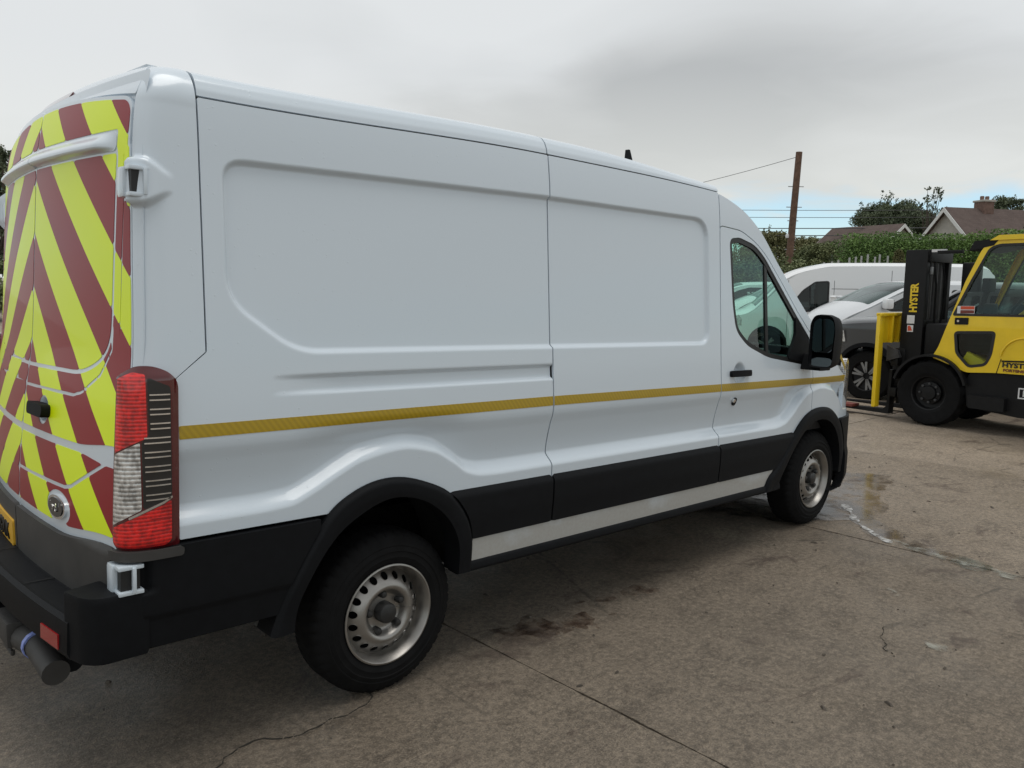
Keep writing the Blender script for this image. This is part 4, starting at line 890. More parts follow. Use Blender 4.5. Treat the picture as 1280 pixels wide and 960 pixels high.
# tall white van, nose to the left
TV = [(-2.6, .5), (-2.62, 1.4), (-2.55, 2.2), (-2.40, 2.33), (-2.2, 2.36), (-.5, 2.375), (.95, 2.36), (1.40, 2.29), (1.78, 2.185), (2.08, 2.03), (2.45, 1.64), (2.78, 1.30), (2.95, 1.19), (3.25, 1.10), (3.45, .98), (3.53, .75), (3.52, .35)]
def tall_van(label, loc, rz, group):
    sp_ = [(-2.6, .35), (-2.6, 2.1), (-2.4, 2.25), (-2.2, 2.285), (-.5, 2.30), (.95, 2.285), (1.40, 2.215), (1.76, 2.11), (2.04, 1.95), (2.40, 1.57), (2.72, 1.24), (2.9, 1.13), (3.2, 1.03), (3.42, .92), (3.50, .72), (3.50, .35)]
    o, hw, skin = car('parked_van', label, 'van', loc, rz, M['white_far'], 1.02, .075, 1.15, TV, sp_, [rpoly([(1.06, 1.24), (1.06, 1.93), (1.38, 1.91), (1.66, 1.70), (1.88, 1.40), (1.78, 1.17)], .05)],
                      [(2.45, .36, .42), (-1.35, .36, .42)], [(2.45, .36, 'alloy'), (-1.35, .36, 'alloy')], (6.42, 7.42), None, group)
    door_lines(o, hw, (.94, 2.0), .5, 1.95); door_lines(o, hw, (-.35,), .5, 2.2)
    for sg in (-1, 1):
        z_ = 1.75; xx = np.linspace(-2.3, 1.0, 14); y = hw(xx, np.full(14, z_))+.002
        obj('crease_shade_strip', [(x_, sg*y_, z_+d) for x_, y_ in zip(xx, y) for d in (-.006, .006)], [(2*i, 2*i+1, 2*i+3, 2*i+2) for i in range(13)], M['fork_grey'], o, False)  # flat dark strip painted on as the shade line of a crease
        MB().box(1.48, 1.50, sg*(.98)-.01, sg*.98+.012, 1.22, 1.82).build('window_divider', M['seal'], o, False)
        MB().box(.98, 1.12, sg*1.025-.012, sg*1.025+.012, 1.08, 1.12, .008).build('door_handle', M['black_plastic'], o)
        MB().prism([(2.9, .80), (3.15, 1.08), (3.3, 1.02), (3.44, .84)], 'y', sg*.70, sg*.985).build('headlamp', M['lamp_clear'], o, False)
    MB().box(3.28, 3.60, -.90, .90, .32, .68, .06).build('bumper', M['black_plastic'], o)
    strip(o, 'marker_lamp', M['amber'], skin, 6.25, 6.33, -.72, -.62)
    car_mirror(o, M['black_plastic'], 1.82, .98, 1.36, 1.3)
    return o
# lower van with a sloping bonnet
SV = [(-3.6, .45), (-3.68, 1.2), (-3.55, 1.80), (-3.3, 1.90), (-2.0, 1.93), (-1.2, 1.905), (-.82, 1.84), (-.40, 1.66), (.02, 1.46), (.25, 1.36), (.45, 1.25), (.62, 1.10), (.72, .90), (.76, .60), (.74, .30)]
def low_van(label, loc, rz, group, paint, cat='van', alloy='alloy'):
    sp_ = [(-3.6, .32), (-3.6, 1.70), (-3.3, 1.83), (-2.0, 1.86), (-1.2, 1.83), (-.86, 1.77), (-.45, 1.59), (-.03, 1.39), (.20, 1.29), (.40, 1.18), (.56, 1.03), (.67, .84), (.72, .6), (.71, .32)]
    o, hw, skin = car('parked_car', label, cat, loc, rz, paint, .98, .14, 1.1, SV, sp_, [rpoly([(-1.62, 1.36), (-1.60, 1.74), (-1.18, 1.745), (-.80, 1.64), (-.30, 1.39), (-.42, 1.33)], .05), rpoly([(-3.2, 1.38), (-3.2, 1.74), (-1.72, 1.75), (-1.72, 1.37)], .06)],
                      [(0.0, .34, .40), (-2.95, .34, .40)], [(0, .335, alloy), (-2.95, .335, alloy)], (3.95, 5.02), None, group)
    door_lines(o, hw, (-.55, -1.67, -2.6), .5, 1.3)
    for sg in (-1, 1):
        MB().prism([(.20, .96), (.30, 1.16), (.46, 1.13), (.66, .94), (.60, .88)], 'y', sg*.60, sg*.955).build('headlamp', M['lamp_clear'], o, False)
        MB().box(-1.60, -1.44, sg*.985-.01, sg*.985+.014, 1.16, 1.20, .008).build('door_handle', paint, o)
    MB().box(.50, .84, -.84, .84, .30, .58, .06).build('bumper', paint, o)
    mb = MB()
    for z_ in (.66, .74, .82): mb.box(.70, .80, -.58, .58, z_, z_+.03)
    g_ = tag(mb.build('grille', M['black_plastic'], o, False), kind='stuff')
    car_mirror(o, paint if paint is not M['silver'] else M['white_far'], -.30, .93, 1.47)
    return o
def px(x, y, dist=None, z=None):
    d = fw+((x-640)/FPX)*rt2-((y-480)/FPX)*up2
    k = (z-CAM[2])/d[2] if z is not None else dist/math.hypot(d[0], d[1])
    return CAM+k*d
tall_van('tall white van parked behind the silver car, nose to the left', (18.66, 5.20, -.02), R(125), 'white vans parked in the row')
low_van('silver car with pale windscreen and white door mirror behind the forklift backrest', (15.0, 4.0, -.02), R(142), 'cars parked in the row', M['silver'], 'car')
a = px(936, 400, 27); low_van('white van seen through the cab window of the panel van, right of two', (a[0], a[1], -.02), R(135), 'white vans parked in the row', M['white_far'])
a = px(884, 400, 29); low_van('white van seen through the cab window of the panel van, left of two', (a[0], a[1], -.02), R(135), 'white vans parked in the row', M['white_far'])
a = px(1215, 400, 19); low_van('white van seen through the cab glass of the forklift', (a[0], a[1], -.02), R(140), 'white vans parked in the row', M['white_far'])
# dark grey pickup, nose to the left
PK = [(-4.1, .6), (-4.12, 1.25), (-4.05, 1.30), (-2.55, 1.30), (-2.45, 1.34), (-2.35, 1.75), (-2.2, 1.84), (-1.6, 1.86), (-1.25, 1.80), (-.75, 1.42), (-.62, 1.33), (.0, 1.295), (.40, 1.265), (.62, 1.20), (.76, 1.05), (.80, .80), (.78, .45)]
ps = [(-4.1, .42), (-4.1, 1.23), (-2.5, 1.25), (-2.35, 1.66), (-2.2, 1.77), (-1.6, 1.79), (-1.30, 1.74), (-.82, 1.36), (-.65, 1.27), (0, 1.235), (.38, 1.20), (.58, 1.13), (.70, 1.0), (.74, .8), (.74, .42)]
pk, hw, skin = car('pickup_truck', 'dark grey pickup truck with chunky tyre behind the yellow backrest', 'pickup', (11.86, 1.80, -.02), R(92), M['grey_paint'], .95, .16, 1.15, PK, ps,
    [rpoly([(-2.25, 1.30), (-2.18, 1.70), (-1.62, 1.72), (-1.62, 1.29)], .04), rpoly([(-1.55, 1.29), (-1.55, 1.72), (-1.32, 1.70), (-.92, 1.37), (-.95, 1.29)], .04)], [(0, .40, .47), (-3.25, .40, .47)], [(0, .39, 'alloy'), (-3.25, .39, 'alloy')], (4.52, 5.12))
door_lines(pk, hw, (-.65, -1.58, -2.35), .5, 1.26); car_mirror(pk, M['black_plastic'], -.75, .93, 1.36)
for sg in (-1, 1): MB().prism([(.36, .92), (.40, 1.10), (.66, 1.04), (.74, .92)], 'y', sg*.62, sg*.93).build('headlamp', M['lamp_clear'], pk, False)
MB().box(.55, .92, -.82, .82, .42, .70, .05).build('bumper', M['black_plastic'], pk)

# ================================================================ forklift
FH = R(84); fk = thing('forklift_truck', 'yellow and black forklift truck parked with its forks to the left', 'forklift', (9.03, .11, 0), FH)
# local: x forward (to the forks), y left = towards the camera side ... outer face of the near tyre lies at y = 0
YN, YF = -.02, -1.28           # near and far sides (camera is on +y)
def ftyre(cx, r_, w, near=True):
    y0 = YN if near else YF; sg = 1 if near else -1
    def rf(rr, w_, k, j): return rr-(.022 if (k % 4 in (0,)) and j in (2, 3, 4) else 0)
    t_ = MB().lathe([(r_*.50, -w), (r_*.9, -w), (r_, -w+.05), (r_+.002, -w/2), (r_, -.05), (r_*.93, -.004), (r_*.80, .004), (r_*.78, .0), (r_*.62, .008), (r_*.58, .0), (r_*.52, -.012)], (cx, y0, r_), 'y', 72, sg, rf).build('wheel', M['rubber'], fk, True, 35)
    MB().lathe([(r_*.52, -.012), (r_*.49, -.02), (r_*.46, -.09), (r_*.34, -.10), (r_*.33, -.06), (r_*.22, -.05), (r_*.2, -.02), (.001, -.015)], (cx, y0, r_), 'y', 36, sg).build('rim', M['fork_black'], t_, True, 35)
    for k in range(8):
        a = 2*math.pi*k/8; MB().lathe([(.016, -.06), (.016, -.03), (.001, -.028)], (cx+r_*.28*math.cos(a), y0, r_+r_*.28*math.sin(a)), 'y', 8, sg).build('wheel_nut', M['fork_grey'], t_)
ftyre(.05, .425, .28); ftyre(.05, .425, .28, False); ftyre(-1.85, .33, .2); ftyre(-1.85, .33, .2, False)
def plate(name, pts, y0, y1, mat, par=None, smooth=True, rr=0): return MB().prism(rpoly(pts, rr) if rr else pts, 'y', y0, y1).build(name, mat, par or fk, smooth, 30)
# chassis and fender
plate('chassis', [(-.40, .30), (-.36, .60), (-.42, .745), (-2.0, .775), (-2.0, .28), (-1.0, .24)], -1.20, -.10, M['fork_black'], rr=.02)
a = np.linspace(R(15), R(165), 22)
plate('fender', [(.05+.475*math.cos(q), .45+.475*math.sin(q)) for q in a]+[(.05+.445*math.cos(q), .45+.445*math.sin(q)) for q in a[::-1]], -.30, .0, M['fork_black'])
plate('fender', [(.05+.475*math.cos(q), .45+.475*math.sin(q)) for q in a]+[(.05+.445*math.cos(q), .45+.445*math.sin(q)) for q in a[::-1]], -1.30, -1.0, M['fork_black'])
plate('front_frame', [(.30, .25), (.30, .85), (-.30, .95), (-.38, .30)], -1.0, -.30, M['fork_black'])
plate('counterweight', [(-1.55, .40), (-1.50, 1.25), (-2.35, 1.15), (-2.48, .85), (-2.42, .42), (-2.0, .36)], -1.22, -.08, M['fork_black'], rr=.06)
plate('step', [(-.46, .30), (-.44, .46), (-.86, .46), (-.86, .30)], -.10, -.01, M['fork_black'], rr=.01)
# cab: side frames with window openings
outer = rpoly([(.05, .885), (-.02, 1.02), (-.12, 1.34), (-.28, 1.86), (-.44, 2.26), (-.62, 2.385), (-1.90, 2.40), (-2.02, 2.30), (-2.02, .78), (-.70, .755), (-.38, .730), (-.20, .80)], [.02, .05, 0, 0, .08, .10, .06, .08, .02, .02, .04, .05])
win = rpoly([(-.17, 1.43), (-.34, 1.85), (-.52, 2.25), (-.62, 2.29), (-1.86, 2.30), (-1.86, 1.46)], [.02, 0, .05, .05, .05, .03])
low = rpoly([(-.205, 1.225), (-.68, 1.25), (-.655, .97), (-.60, .835), (-.40, .795), (-.24, .96)], .05)
so_, sw_, sl_ = spoly(outer), spoly(win), spoly(low)
for y_, sg in ((-.06, 1), (-1.24, -1)):
    nm = sheet('cab_door', fk, M['fork_yellow'], grid(-2.05, .07, .015), grid(.70, 2.42, .015), lambda x, z: np.maximum.reduce([so_(x, z), -sw_(x, z), -sl_(x, z)]),
               lambda x, z, y_=y_, sg=sg: np.stack([x, y_-sg*.05*np.clip((z-1.3)/1.1, 0, 1)+0*x, z], 1), .06, sg > 0)
    pl_ = lambda x, z, y_=y_, sg=sg: np.stack([x, y_-sg*(.05*np.clip((z-1.3)/1.1, 0, 1)), z], 1)
    sheet('window_seal', fk, M['seal'], grid(-1.95, -.1, .015), grid(1.38, 2.36, .015), lambda x, z: np.maximum(sw_(x, z)-.008, -sw_(x, z)-.022), pl_, .01, sg > 0, .003)
    sheet('window_pane', fk, M['glass_cab'], grid(-1.95, -.1, .05), grid(1.38, 2.36, .05), lambda x, z: sw_(x, z)+.01, pl_, 0, sg > 0, -.02)
    sheet('window_seal', fk, M['seal'], grid(-.75, -.15, .015), grid(.75, 1.3, .015), lambda x, z: np.maximum(sl_(x, z)-.008, -sl_(x, z)-.026), pl_, .01, sg > 0, .003)
    sheet('lower_pane', fk, M['glass_cab'], grid(-.75, -.15, .05), grid(.75, 1.3, .05), lambda x, z: sl_(x, z)+.01, pl_, 0, sg > 0, -.02)
plate('roof', [(-.52, 2.34), (-.62, 2.40), (-1.9, 2.41), (-1.95, 2.36)], -1.22, -.08, M['fork_yellow'])
plate('visor', [(-.28, 2.22), (-.34, 2.34), (-.62, 2.36), (-.56, 2.28)], -1.05, -.10, M['fork_black'])
# door details
plate('latch_pocket', [(-.20, 1.315), (-.20, 1.40), (-.36, 1.405), (-.36, 1.32)], -.062, -.052, M['fork_black'], rr=.01)
MB().tube([(-.245, -.058, 1.36), (-.245, -.040, 1.36)], .014, 10).build('latch_button', M['chrome'], fk)
plate('door_handle', [(-.78, .895), (-.77, .912), (-1.4, .945), (-1.4, .925)], -.062, -.050, M['fork_black'])
mb = MB(); aa = np.linspace(R(172), R(95), 12); mb.tube([(-1.02-.0+.26*math.cos(math.pi-q), -.052, .93+.26*math.sin(q)) for q in aa]+[(-1.5, -.052, 1.19)], .010, 6); mb.build('wheel_arch_crease', M['fork_yellow'], fk)
plate('hinge_line', [(-.725, .755), (-.765, .93), (-.772, .93), (-.733, .755)], -.062, -.056, M['fork_black'])
fm = lambda x, y, z: ((-1, 0, 0, x), (0, 0, 1, y), (0, 1, 0, z), (0, 0, 0, 1))
text('maker_name', 'HYSTER', .078, M['ink'], fk, fm(-.785, -.055, .835), .002, 'LEFT', 1.25, .003)
text('model_name', 'FORTENS', .045, M['rust'], fk, fm(-.80, -.055, .783), .002, 'LEFT', 1.2, .0015)
mb = MB()
for q in ((-.985, -.97, .47, .60), (-1.16, -1.145, .47, .60), (-1.16, -.985, .585, .60), (-1.16, -.985, .47, .485)): mb.box(q[0], q[1], -.105, -.096, q[2], q[3])
mb.build('logo_frame', M['label_white'], fk, False)
text('logo_letter', 'B', .11, M['label_white'], fk, fm(-1.015, -.094, .50), .002, 'LEFT', 1.1)
# sticker on glass
plate('warning_sticker', [(-.215, 1.45), (-.215, 1.545), (-.42, 1.55), (-.42, 1.455)], -.066, -.064, M['label_white'])
plate('sticker_band', [(-.255, 1.505), (-.255, 1.542), (-.415, 1.546), (-.415, 1.508)], -.0635, -.0615, M['label_red'])
plate('sticker_band', [(-.255, 1.455), (-.255, 1.495), (-.415, 1.498), (-.415, 1.46)], -.0635, -.0615, M['rust'])
# mast
for y0, y1 in ((-.44, -.36), (-1.04, -.96)):
    r_ = MB().box(.13, .42, y0, y1, .20, 2.26, .008).build('mast_rail', M['fork_black'], fk)
    MB().box(.18, .36, y0+(.08 if y0 < -.6 else -.07), y1+(.08 if y0 < -.6 else -.07), .30, 2.20, .006).build('inner_rail', M['fork_grey'], fk)
for z0 in (.55, 1.25, 2.17): MB().box(.12, .20, -1.0, -.38, z0, z0+.09, .01).build('mast_crossbar', M['fork_black'], fk)
MB().box(.10, .22, -1.0, -.40, 2.10, 2.262, .01).build('mast_top', M['fork_black'], fk)
for y_ in (-.52, -.65, -.78):
    MB().tube([(.16, y_, .35), (.16, y_, 2.12)], .035 if y_ == -.65 else .025, 12).build('lift_ram', M['fork_grey'], fk)
mb = MB(); mb.tube([(.10, -.50, 2.05), (.06, -.50, 1.8), (.08, -.55, 1.4), (.04, -.52, .9)], .014, 8); mb.build('hose', M['rubber'], fk)
mb = MB(); mb.tube([(.10, -.72, 2.1), (.03, -.72, 1.7), (.08, -.70, 1.2), (.05, -.7, .9)], .014, 8); mb.build('hose', M['rubber'], fk)
MB().box(.10, .14, -.50, -.46, 1.94, 2.04, .01).build('lamp_cylinder', M['galv'], fk)
MB().box(-.12, .10, -.92, -.80, 1.72, 2.10, .02).build('work_lamp', M['fork_black'], fk); MB().box(-.14, .16, -.30, -.22, 2.20, 2.24, .005).build('lamp_bracket', M['fork_black'], fk)
MB().box(-.10, .08, -.39, -.355, 2.225, 2.26).build('mast_label', M['label_white'], fk, False)
text('mast_name', 'HYSTER', .135, M['fork_yellow'], fk, ((0, 1, 0, .225), (0, 0, 1, -.357), (1, 0, 0, 1.44), (0, 0, 0, 1)), .002, 'LEFT', .80, .006)
plate('data_label', [(.34, 1.29), (.34, 1.40), (.24, 1.40), (.24, 1.29)], -.358, -.354, M['label_white'], smooth=False)
plate('warning_label', [(.33, 1.18), (.33, 1.27), (.25, 1.27), (.25, 1.18)], -.358, -.354, M['label_white'], smooth=False)
plate('warning_mark', [(.32, 1.19), (.32, 1.26), (.29, 1.26), (.26, 1.20)], -.3535, -.351, M['label_red'], smooth=False)
MB().box(-.02, .30, -.92, -.34, .86, 1.30, .03).build('hydraulic_block', M['fork_black'], fk)
# carriage, yellow backrest, forks
MB().box(.44, .54, -1.05, -.20, .30, .42, .01).build('carriage', M['fork_black'], fk); MB().box(.44, .54, -1.05, -.20, .72, .84, .01).build('carriage', M['fork_black'], fk)
MB().box(.40, .56, -.98, -.30, .42, .95, .01).build('carriage_block', M['fork_black'], fk)
br = MB().box(.60, .655, -.09, .02, .16, 1.42, .012).build('backrest_post', M['fork_yellow'], fk)
MB().box(.60, .655, -1.25, -1.14, .16, 1.42, .012).build('backrest_post', M['fork_yellow'], fk)
MB().box(.635, .66, -1.14, -.09, 1.02, 1.40, .006).build('backrest_plate', M['fork_yellow'], fk)
MB().box(.58, .665, -1.25, .02, 1.38, 1.425, .012).build('backrest_rail', M['fork_yellow'], fk)
for y_ in (-.28, -.46, -.64, -.82, -1.0): MB().box(.575, .636, y_-.012, y_+.012, 1.02, 1.38, .004).build('backrest_rib', M['fork_yellow'], fk)
plate('backrest_bracket', [(.58, .99), (.44, .93), (.40, .84), (.58, .78)], -.22, -.16, M['fork_grey'])
for y0 in (-.36, -1.02):
    plate('fork', [(.52, .66), (.56, .66), (.575, .16), (.62, .115), (1.75, .075), (1.75, .065), (.54, .055)], y0, y0+.13, M['fork_black'])
MB().box(1.0, 1.9, -.30, -.12, .10, .14, .005).build('fork_sleeve', M['rust'], fk)
for o_ in fk.children:
    n_ = o_.name.split('.')[0]
    if n_ in ('mast_rail', 'inner_rail', 'mast_crossbar', 'mast_top', 'lift_ram', 'hose', 'lamp_cylinder', 'mast_label', 'mast_name', 'data_label', 'warning_label', 'warning_mark'): o_.location = (.19, .05, 0)
    elif n_.startswith(('carriage', 'backrest', 'fork')): o_.location = (.12, 0, 0)
# inside the cab
MB().box(-1.55, -.98, -.92, -.40, .95, 1.12, .05).build('seat', M['cloth'], fk); plate('seat_back', [(-1.60, 1.10), (-1.46, 1.10), (-1.55, 1.72), (-1.66, 1.72)], -.90, -.42, M['cloth'], rr=.03)
aa = np.linspace(0, 2*math.pi, 25); mb = MB(); mb.tube([(-.72-.10*math.sin(q), -.66+.17*math.cos(q), 1.58+.14*math.sin(q)) for q in aa], .016, 7); mb.tube([(-.72, -.66, 1.58), (-.52, -.66, 1.30)], .04, 8); mb.build('steering_wheel', M['dash'], fk)
plate('footwell', [(-.25, .80), (-.34, .98), (-.62, .84), (-.62, .78)], -.60, -.14, M['fork_yellow'])
MB().box(-.62, -.20, -1.10, -.20, .95, 1.42, .04).build('dashboard', M['fork_black'], fk); MB().box(-.55, -.42, -.40, -.28, 1.42, 1.58, .02).build('display', M['fork_black'], fk)
mb = MB(); mb.tube([(-.95, -1.20, 2.34), (-.50, -1.20, 1.42)], .045, 6); mb.build('cab_pillar', M['fork_yellow'], fk)
MB().box(-1.02, -.985, -.10, -.06, 1.44, 2.32).build('cab_pillar', M['seal'], fk, False)
MB().box(-1.1, -.9, -1.0, -.3, 2.25, 2.33, .02).build('roof_fan', M['fork_black'], fk); MB().tube([(-.90, -.5, 2.25), (-.90, -.5, 2.19)], .03, 8).build('beacon', M['label_white'], fk)
mb = MB(); mb.tube([(-.12, -.9, 1.45), (-.20, -.9, 1.75)], .035, 8); mb.box(-.26, -.16, -1.0, -.8, 1.72, 1.90, .02); mb.build('wing_mirror', M['fork_black'], fk)

# ================================================================ trees, hedge, houses, pole
def leafmat(name, a, b):
    t = MT(name); v = t.co(); oi = t.N.new('ShaderNodeObjectInfo')
    f = t.noise(v, .9, 4, .6); t.set(Base_Color=t.ramp(f, [(.32, a), (.68, b)]), Roughness=.6, Specular_IOR_Level=.3)
    return t.m
M['leaf_dark'] = leafmat('leaf_dark', (.06, .082, .048), (.13, .155, .088)); M['leaf_mid'] = leafmat('leaf_mid', (.085, .11, .048), (.18, .20, .09))  # tree leaf tones lifted in place of distance haze
M['leaf_hedge'] = leafmat('leaf_hedge', (.060, .115, .028), (.13, .215, .05)); M['leaf_olive'] = leafmat('leaf_olive', (.10, .105, .045), (.20, .19, .085))
M['bark'] = simple('bark', (.07, .055, .042), .9, var=.3, vscale=6, bumpk=.5, bscale=20)
def leaves(cent, size, rng, flat=.6):
    """one small bent quad per centre"""
    n = len(cent); a = rng.normal(size=(n, 3)); a /= np.linalg.norm(a, axis=1)[:, None]; b = np.cross(a, rng.normal(size=(n, 3))); b /= np.linalg.norm(b, axis=1)[:, None]
    s = size*rng.uniform(.6, 1.4, (n, 1)); c = cent
    V = np.stack([c-a*s, c-b*s*flat, c+a*s, c+b*s*flat], 1).reshape(-1, 3)
    return V, [(4*i, 4*i+1, 4*i+2, 4*i+3) for i in range(n)]
def tree(name, label, loc, h, r, seed, mat, n=9000, trunk_h=.35, leaf=.068, group='trees beyond the yard', airy=0.0, squash=1.0, clumps=110):
    rng = np.random.default_rng(seed); o = thing(name, label, 'tree', loc, 0, group)
    mb = MB(); tp = np.array([0, 0, h*.82])
    pts = [np.array([rng.normal()*.03*h*k, rng.normal()*.03*h*k, h*.85*k]) for k in np.linspace(0, 1, 7)]; pts[0] = np.array([0, 0, -.1])
    mb.tube(pts, [max(.02, .045*h*(1-.85*k)*(.25 if airy else .6)) for k in np.linspace(0, 1, 7)], 8); cl = []
    for k in range(clumps):
        th = rng.uniform(0, 2*math.pi); u = rng.uniform(0, 1)**.7; ph = rng.uniform(-.75, 1)
        rad = r*math.sqrt(max(.05, 1-ph*ph*.9))*(.35+.65*u); zc = h*(trunk_h+1)/2+ph*h*(1-trunk_h)/2*squash*.92
        c = np.array([rad*math.cos(th), rad*math.sin(th), zc]); cl.append((c, r*rng.uniform(.09, .24)))
        if k < 34:
            f = rng.uniform(.3, .75); b0 = pts[int(f*6)]
            kk = .4 if airy else 1.0; mb.tube([b0, b0*.5+c*.5+rng.normal(size=3)*.05*r, c], [.012*h*kk, .008*h*kk, .003*h*kk], 5)
    mb.build('trunk', M['bark'], o)
    cs = []
    for c, rr in cl:
        m = int(2.0*n/len(cl)*(rr/(r*.16))**2); d = rng.normal(size=(m, 3)); d /= np.linalg.norm(d, axis=1)[:, None]; q = c+d*rr*(rng.uniform(.05, 1.25, (m, 1))**(.6))*np.array([1.15, 1.15, .85])
        if airy: q = q[rng.random(len(q)) > airy]
        cs.append(q)
    zc0 = h*(trunk_h+1)/2
    for j in range(70 if not airy else 16):          # sprays that break the outline
        d = rng.normal(size=3); d[2] = abs(d[2])*.9+.15; d /= np.linalg.norm(d); c0 = np.array([0, 0, zc0])+d*np.array([r, r, h*(1-trunk_h)/2*squash])*rng.uniform(.72, .96)
        d2 = d*.6+np.array([0, 0, .7]); m = int(26*(1-airy)); q = c0+np.outer(rng.uniform(0, 1, m), d2*r*rng.uniform(.10, .30))+rng.normal(size=(m, 3))*.022*r; cs.append(q)
    V, F = leaves(np.concatenate(cs), leaf, rng); obj('crown', V, F, mat, o, False); return o
def at(x, y, dist): p_ = px(x, y, dist); return p_
def ptree(x, ytop, dist, wpx, seed, mat, label, **k):
    t_ = at(x, ytop, dist); h = t_[2]+.02; r = wpx/2*dist/FPX
    return tree('tree', label, (t_[0], t_[1], 0), h, r, seed, M[mat], **k)
ptree(962, 292, 60, 80, 1, 'leaf_olive', 'olive green leafy tree left of the leaning pole', n=17100, trunk_h=.1)
ptree(1012, 296, 64, 60, 2, 'leaf_olive', 'olive green tree just right of the leaning pole', n=15200, trunk_h=.1)
ptree(1048, 300, 70, 50, 3, 'leaf_mid', 'small round-topped tree on the skyline between pole and houses', n=11400, trunk_h=.1)
ptree(1030, 306, 58, 90, 4, 'leaf_mid', 'broad low green tree behind the tall white van', n=17100, trunk_h=.05)
ptree(1084, 284, 62, 64, 5, 'leaf_dark', 'dark bushy tree left of the gabled houses', n=17100, trunk_h=.1)
ptree(1114, 250, 72, 88, 6, 'leaf_dark', 'tall dark tree rising behind the small gable', n=22800, trunk_h=.12, leaf=.075, clumps=130)
ptree(1150, 262, 74, 70, 7, 'leaf_dark', 'dark tree between the two gables', n=17100, trunk_h=.15, leaf=.075)
ptree(1168, 230, 66, 30, 8, 'leaf_dark', 'thin sparse tree with bare twigs above the ridge', n=420, trunk_h=.45, airy=.3, leaf=.07, clumps=34)
ptree(1262, 246, 70, 60, 9, 'leaf_dark', 'dark tree behind the chimney of the larger house', n=13300, trunk_h=.2, leaf=.075)
ptree(4, 180, 48, 60, 10, 'leaf_dark', 'dark tree showing past the rear of the panel van', n=9000, trunk_h=.1)
ptree(-70, 150, 55, 120, 16, 'leaf_mid', 'broad green tree at the far left behind the panel van', n=9000, trunk_h=.1)
ptree(925, 312, 50, 110, 11, 'leaf_mid', 'green tree seen through the cab glass of the panel van', n=9000, trunk_h=.05)
ptree(860, 318, 52, 130, 12, 'leaf_mid', 'green tree hidden behind the cab of the panel van', n=7000, trunk_h=.05)
ptree(1240, 318, 34, 100, 13, 'leaf_mid', 'green bush seen through the forklift cab', n=7000, trunk_h=.02, clumps=110)
ptree(1330, 285, 40, 120, 14, 'leaf_dark', 'dark bush past the right edge by the larger house', n=6000, trunk_h=.02)
# hedge
rng = np.random.default_rng(3); A, B = at(1064, 330, 30), at(1225, 330, 27); hd = thing('hedge', 'clipped green hedge with a pale top in front of the houses', 'hedge', (A[0], A[1], 0))
L_ = np.linalg.norm((B-A)[:2]); e = (B-A)[:2]/L_; nn = np.array([e[1], -e[0]]); n_ = 80000
u = rng.uniform(-.2, L_+1.5, n_); w = rng.normal(0, .32, n_); zt_ = 3.36+.05*np.sin(u*1.3)+.04*np.sin(u*3.7+1)-.03*u; z = zt_*(rng.uniform(0, 1, n_)**.6)
z = np.where(rng.random(n_) < .03, zt_+rng.uniform(0, .18, n_), z)
V, F = leaves(np.stack([e[0]*u+nn[0]*w, e[1]*u+nn[1]*w, z], 1), .034, rng); obj('foliage', V, F, M['leaf_hedge'], hd, False)
for k in range(9): MB().tube([(e[0]*k*L_/8, e[1]*k*L_/8, -.02), (e[0]*k*L_/8, e[1]*k*L_/8, 2.4)], .05, 6).build('stem', M['bark'], hd)
# low bank of shrubs closing off the yard behind the parked row
for k, (x_, w_, d_) in enumerate(((900, 160, 40), (985, 120, 38), (1045, 90, 36), (1180, 150, 36), (1290, 160, 34), (780, 200, 44), (640, 200, 46), (-10, 120, 40))):
    ptree(x_, 333 if x_ > 100 else 330, d_, w_, 40+k, 'leaf_mid' if k % 2 else 'leaf_dark', ['dark shrub low on the bank behind the cab window', 'green shrub below the leaning pole', 'dark shrub behind the tall white van', 'green shrub at the foot of the hedge', 'dark shrub behind the forklift mast guard', 'green shrub on the bank hidden by the panel van roof line', 'dark shrub on the bank behind the panel van side', 'green shrub low at the far left edge'][k], n=6000, trunk_h=.0, clumps=90, group='shrubs on the bank')
# fence posts in front of the hedge
M['post'] = simple('concrete_post', (.34, .34, .33), .8, var=.2)
for k, (x_, yt) in enumerate(((1030, 328), (1040, 327), (1048, 325), (1062, 322), (1070, 321), (1077, 320), (1085, 318), (1094, 321), (1100, 318), (1110, 320), (1119, 322))):
    q = at(x_, yt, 26); o = MB().box(-.022, .022, -.022, .022, -.02, q[2], .006).build('fence_post', M['post'], None); o.location = (q[0], q[1], 0)
    nth = ['leftmost', 'second', 'third', 'fourth', 'fifth', 'sixth', 'seventh', 'eighth', 'ninth', 'tenth', 'rightmost'][k]
    tag(o, ('%s of the thin pale fence posts below the hedge' if k in (0, 10) else '%s thin pale fence post from the left below the hedge') % nth, 'fence post', 'fence posts along the bank')
# yellow leafed shrub
ptree(1124, 312, 25.5, 12, 71, 'leaf_olive', 'small yellowish shrub poking up beside the forklift mast', n=700, trunk_h=.6, leaf=.05, clumps=12, group='shrubs on the bank')
